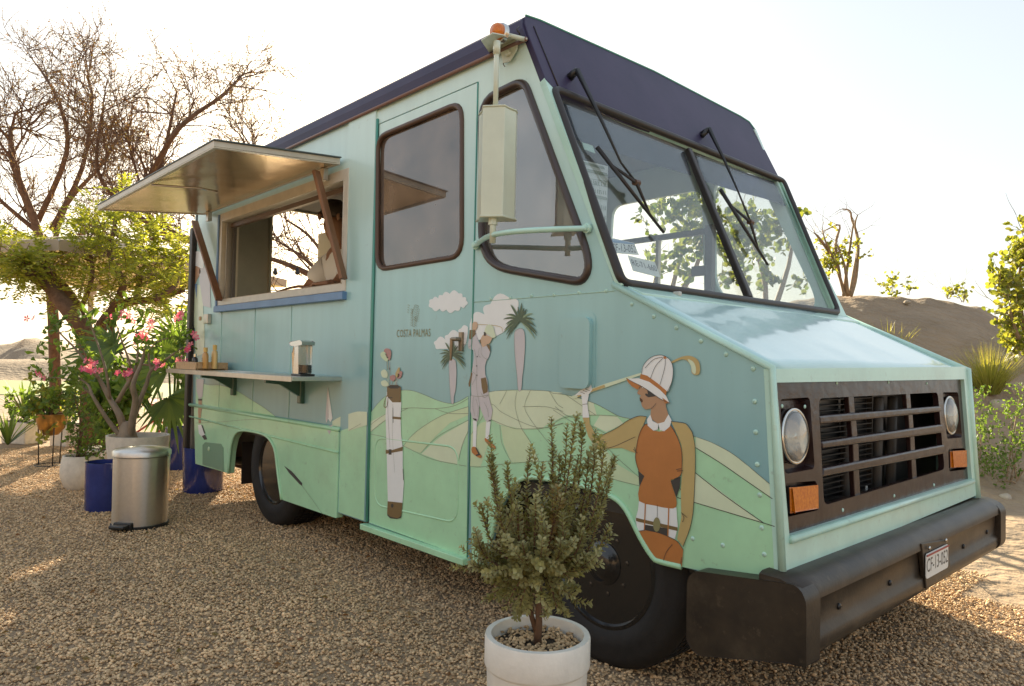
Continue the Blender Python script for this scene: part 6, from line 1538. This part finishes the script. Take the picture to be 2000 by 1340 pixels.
c = onY(632, 480, 3.0); o = box('cream_board', (c.x, 3.05, c.z - .05), (.35, .03, .36), M['clothcream'], None, bevel=.004); tag(o, 'cream board standing behind the person in the truck', 'board')
c = onY(668, 480, 2.5)

# ---- person at the serving window
def skinfig(name, V, E_, Rr, mt, parent, sub=2, root=0):
    me = bpy.data.meshes.new(name); me.from_pydata([tuple(v) for v in V], E_, []); o = bpy.data.objects.new(name, me); COL.objects.link(o)
    sk = o.modifiers.new('skin', 'SKIN'); sk.use_smooth_shade = True; ly = me.skin_vertices[0].data if me.skin_vertices else None
    if ly is None:
        bm2 = bmesh.new(); bm2.from_mesh(me); bm2.verts.layers.skin.verify(); bm2.to_mesh(me); bm2.free(); ly = me.skin_vertices[0].data
    for i, r in enumerate(Rr):
        ly[i].radius = (r, r) if not isinstance(r, tuple) else r; ly[i].use_root = (i == root)
    sb = o.modifiers.new('sub', 'SUBSURF'); sb.levels = sub; sb.render_levels = sub
    bpy.context.view_layer.update(); dg = bpy.context.evaluated_depsgraph_get()
    m2 = bpy.data.meshes.new_from_object(o.evaluated_get(dg)); vs2 = [v.co.copy() for v in m2.vertices]; fs2 = [tuple(p.vertices) for p in m2.polygons]
    bpy.data.objects.remove(o); bpy.data.meshes.remove(m2)
    return link(name, vs2, fs2, mt, parent, True)
sh_ = onY(667, 500, 2.50)          # between the shoulders
px_, py_, pz_ = sh_.x, 2.50, sh_.z
PR = empty('person', (px_, py_ + .05, .61), 'person in a white cotton shirt leaning on the counter inside the serving window', 'person')
H0 = Vector((px_, py_, pz_)); fl = .61
pel = H0 + Vector((.02, .14, -.62)); spn = H0 + Vector((.01, .09, -.36)); nk = H0 + Vector((.0, -.01, .07)); hd0 = H0 + Vector((-.01, -.05, .17)); hd1 = H0 + Vector((-.02, -.07, .28))
def hip(s): return pel + Vector((.10 * s, 0, -.06))
sl_ = H0 + Vector((-.19, .02, -.03)); sr = H0 + Vector((.19, .02, -.03))
hnd = onY(628, 552, 2.20); hnd = Vector((hnd.x, 2.20, wz0 + .05))
el1 = Vector((sl_.x - .06, 2.36, wz0 + .06)); el2 = Vector((sr.x + .02, 2.34, wz0 + .06))
w1 = hnd + Vector((.02, .03, .0)); w2 = hnd + Vector((.12, .0, .015))
V = [pel, spn, H0, nk, hd0, hd1, sl_, el1, w1, sr, el2, w2, hip(-1), hip(-1) + Vector((0, -.02, -.36)), Vector((hip(-1).x, hip(-1).y, fl + .08)), hip(-1) * 1, hip(1), hip(1) + Vector((0, -.02, -.36)), Vector((hip(1).x, hip(1).y, fl + .08))]
V.pop(15)
E_ = [(0, 1), (1, 2), (2, 3), (3, 4), (4, 5), (2, 6), (6, 7), (7, 8), (2, 9), (9, 10), (10, 11), (0, 12), (12, 13), (13, 14), (0, 15), (15, 16), (16, 17)]
Rr = [.14, .12, (.13, .11), .055, .08, .085, .06, .045, .03, .06, .045, .03, .09, .065, .045, .09, .065, .045]
body = skinfig('body', V, E_, Rr, M['humanskin'], PR)
# hands with fingers, one laid over the other
for (w, sgn) in ((w1, 1), (w2, -1)):
    pv = [w, w + Vector((-.05 * 1, -.02, .0)), w + Vector((-.085, -.03, -.004))]; hv = list(pv); he = [(0, 1), (1, 2)]; hr = [.026, (.034, .018), (.032, .014)]
    for k in range(4):
        b = w + Vector((-.085, -.03 + (k - 1.5) * .017, -.004)); i0 = len(hv); ln_ = (.060, .068, .064, .050)[k]
        hv += [b, b + Vector((-ln_ * .5, -.004, .006)), b + Vector((-ln_ * .9, -.006, -.014))]; he += [(2, i0), (i0, i0 + 1), (i0 + 1, i0 + 2)]; hr += [.0095, .009, .0075]
    i0 = len(hv); hv += [w + Vector((-.04, -.045 * sgn, .01)), w + Vector((-.07, -.062 * sgn, .012))]; he += [(1, i0), (i0, i0 + 1)]; hr += [.011, .009]
    skinfig('hand', hv, he, hr, M['humanskin'], PR, 1)
skinfig('shirt', [pel + Vector((0, 0, -.02)), spn, H0 + Vector((0, .01, -.02)), H0 + Vector((0, 0, .05)), sl_, sl_.lerp(el1, .75), sr, sr.lerp(el2, .75)], [(0, 1), (1, 2), (2, 3), (2, 4), (4, 5), (2, 6), (6, 7)], [(.17, .16), (.16, .15), (.17, .14), .07, .085, .09, .085, .09], M['shirt'], PR)
skinfig('trousers', [pel, hip(-1), hip(-1) + Vector((0, -.02, -.36)), Vector((hip(-1).x, hip(-1).y, fl + .05)), hip(1), hip(1) + Vector((0, -.02, -.36)), Vector((hip(1).x, hip(1).y, fl + .05))], [(0, 1), (1, 2), (2, 3), (0, 4), (4, 5), (5, 6)], [.155, .105, .085, .07, .105, .085, .07], M['trousers'], PR)
hr_ = MB(); hr_.lathe([(.001, .10), (.05, .095), (.09, .05), (.096, 0), (.088, -.03)], hd1 + Vector((0, .015, .01)), 18); hr_.build('hair', M['hair'], PR, True)
face = hd1 + Vector((-.005, -.085, -.03))
mm = MB(); mm.lathe([(.001, -.02), (.012, -.008), (.016, .012), (.008, .04)], face + Vector((0, -.008, -.0)), 8); mm.build('nose', M['humanskin'], PR, True)
for s in (-1, 1):
    mm = MB(); mm.lathe([(.001, -.006), (.010, -.003), (.012, 0), (.010, .003), (.001, .006)], face + Vector((.03 * s, .008, .028)), 10); mm.build('eye', M['ink'], PR, True)
    mm = MB(); mm.lathe([(.001, -.03), (.012, -.015), (.014, .01), (.001, .03)], hd1 + Vector((.088 * s, .0, -.02)), 8); mm.build('ear', M['humanskin'], PR, True)
mm = MB(); mm.box(face + Vector((0, .008, -.045)), (.045, .01, .01)); mm.build('mouth', M['pink'], PR, bevel=.003)

# ---- foreground pot and shrub
PD = 2.0; pc = P(1050, 1236, PD); prr = .1475; ph = pc.z
pc0 = Vector((pc.x, pc.y, 0))
POT = empty('white_pot', pc0, 'white banded clay pot in the foreground by the front wheel', 'pot')
lathe('body', [(.001, 0), (prr * .86, 0), (prr * .88, .006), (prr * .955, ph - .088), (prr * .96, ph - .086), (prr * .985, ph - .083), (prr, ph - .078), (prr, ph - .006), (prr * .985, ph), (prr * .88, ph), (prr * .86, ph - .008), (prr * .85, ph - .05), (.001, ph - .05)], pc0, M['terracotta'], POT, 72)
lathe('soil', [(.001, ph - .03), (prr * .6, ph - .032), (prr * .855, ph - .038), (.001, ph - .048)], pc0, M['soil'], POT, 30)
rg = random.Random(77); v, f = [], []
for k in range(420):
    a = rg.uniform(0, 2 * pi); r = prr * .83 * math.sqrt(rg.random()); stone(v, f, (pc.x + r * cos(a), pc.y + r * sin(a), ph - .030 + rg.uniform(0, .006)), rg.choice((.005, .006, .0075)), rg, IV1, IF1)
link('pot_pebbles', v, f, M['pebble'], POT, True)['kind'] = 'stuff'
def front_shrub():
    rg = random.Random(55); b0 = Vector((pc.x, pc.y, ph - .03)); t = empty('potted_shrub', b0, 'upright olive green small leaved shrub growing from the white pot', 'shrub')
    st = MB(); fm = FM(); fw = FM()
    hub = P(1052, 1130, PD)
    st.tube([b0, b0.lerp(hub, .35) + Vector((.004, 0, 0)), hub], [.012, .010, .007], 8)
    st.tube([b0 + Vector((0, 0, .02)), P(1025, 1160, PD), P(1005, 1080, PD - .03)], [.008, .007, .005], 7)
    tips = [(1077, 815, .0), (1108, 828, .08), (1121, 842, -.03), (1139, 826, .05), (1163, 838, .0), (1182, 862, -.05), (957, 852, .0), (1031, 904, .06), (990, 918, -.05), (1199, 893, .04), (1192, 1024, -.08), (917, 1105, -.05), (1147, 1108, -.12), (1005, 935, .1), (1060, 905, -.08), (1095, 890, .06), (1150, 900, .02), (968, 960, .08), (940, 985, .02), (930, 1040, -.04), (975, 1010, -.1), (1010, 990, -.1), (1050, 960, -.1), (1090, 950, -.12), (1120, 965, -.1), (1150, 950, .05), (1175, 960, .0), (950, 1130, -.1), (985, 1190, -.1), (1020, 1060, -.14), (1065, 1030, -.15), (1105, 1040, -.14), (1140, 1040, -.1), (960, 1075, .05), (1000, 1120, -.14), (1115, 1130, -.12), (1128, 1180, -.05), (1085, 1100, -.15), (1040, 1140, -.15), (1170, 1000, -.05), (1080, 870, .0), (960, 905, .0), (1130, 890, .0), (1000, 1030, .1), (1060, 1000, .1), (1110, 1000, .1), (935, 1090, .0), (1030, 960, .05), (1095, 985, -.05), (975, 1150, .05), (1095, 1170, .0), (985, 1165, .06), (1130, 1155, .05), (955, 1165, .03), (1015, 1185, -.12), (1090, 1195, -.08), (1110, 1080, .08), (990, 1060, -.12), (1010, 1200, .02), (1075, 1185, .05), (1030, 1195, -.08), (1060, 1165, -.15), (1000, 1160, .1), (1100, 1150, .1), (960, 1120, .08), (1050, 1100, -.18), (1020, 1100, .1), (1080, 1060, .12)]
    for (u, v, dd) in tips:
        tip = P(u, v, PD + dd); side = P(1050 + (u - 1050) * .75, 1120 + (v - 1120) * .45 + 10, PD + dd * .8)
        if v > 1060: side = P(1050 + (u - 1050) * .5, 1110 + (v - 1110) * .3, PD + dd * .5)
        pts = [Vector(q) for q in crv([tuple(hub + rv3(rg, .008)), tuple(side + rv3(rg, .012)), tuple(tip)], 9)]
        n = len(pts); st.tube(pts, [.0042 * (1 - .75 * i / (n - 1)) for i in range(n)], 5, caps=False)
        shoots = [pts[n // 3:]]
        for s in range(3 if v < 1000 else 4):
            p, d = along(pts, rg.uniform(.2, .9)); shoots.append(twig(st, p, d + rv3(rg, .45), rg.uniform(.05, .10), .0018, rg, 5, .12, .08, 3))
        warm = abs(u - 1085) < 26 and 940 < v < 1005
        for si, q in enumerate(shoots):
            L_ = sum((q[i + 1] - q[i]).length for i in range(len(q) - 1)); nl = int(L_ / .0031)
            for k in range(nl):
                tt = (k + .5) / nl; p, d = along(q, tt); a = k * 2.4; s1 = d.orthogonal().normalized(); s2 = d.cross(s1); o_ = s1 * cos(a) + s2 * sin(a)
                # a short obovate leaf, raised along the stem
                sz = rg.uniform(.014, .021) * (1 if tt < .9 else .7); dr = (o_ * .85 + d * .75 + rv3(rg, .25)).normalized(); sd = dr.cross(d).normalized(); up = sd.cross(dr); w = sz * .27
                m_ = (fw if (warm and rg.random() < .7) else fm); k0 = len(m_.v)
                m_.v += [p, p + dr * sz * .55 + sd * w, p + dr * sz * .85 + sd * w * .8 - up * .001, p + dr * sz - up * .002, p + dr * sz * .85 - sd * w * .8 - up * .001, p + dr * sz * .55 - sd * w]
                m_.f += [(k0, k0 + 1, k0 + 2, k0 + 3), (k0, k0 + 3, k0 + 4, k0 + 5)]
    st.build('stems', M['bark'], t, True)['kind'] = 'stuff'; fm.build('leaves', M['leafshrub'], t)['kind'] = 'stuff'
    if fw.v: fw.build('young_leaves', M['leafshrubwarm'], t)['kind'] = 'stuff'
front_shrub()
# fallen leaves and string lights
rg = random.Random(9)
fl_ = FM()
for k in range(170):
    p = G(rg.uniform(10, 1000), rg.uniform(2.4, 6.5), .018); fl_.leaf(p, Vector((rg.uniform(-1, 1), rg.uniform(-1, 1), .1)), .03, .008, rg)
o = fl_.build('fallen_leaves', M['leafdry'], None); tag(o, 'dry fallen leaves and petals scattered on the gravel', 'leaves', kind='stuff')
sgl = empty('string_lights', G(560, 8.6), 'string of small bulbs on a wire seen through the serving window', 'string lights')
wire = [P(520, 522, 8.6), P(580, 521, 8.6), P(640, 518, 8.6), P(700, 512, 8.6)]
tube('wire', crv([tuple(p) for p in wire], 5), .004, M['cord'], sgl, 5)
for u in (538, 581, 625):
    p = P(u, 523, 8.6); lathe('bulb', [(.001, 0), (.018, -.005), (.02, -.04), (.03, -.06), (.025, -.08), (.001, -.09)], p, M['cord'], sgl, 10)

GROUPS = (('blue_pot', 'blue glazed pots'), ('bare_tree', 'leafless trees beyond the truck'), ('sunscreen_bottle', 'sunscreen bottles in the tray'), ('drinking_glass', 'glasses on the red table'), ('planter', 'pale planter boxes'), ('crest_sprout', 'sprouts along the mound crest'), ('yucca', 'spiky rosettes at the far left'), ('sea_grape_tree', 'sea grape trees around the truck'), ('rock', 'loose rocks on the slope'))
for o in bpy.data.objects:
    if 'category' in o:
        for k, g_ in GROUPS:
            if o.name == k or o.name.startswith(k + '.'): o['group'] = g_
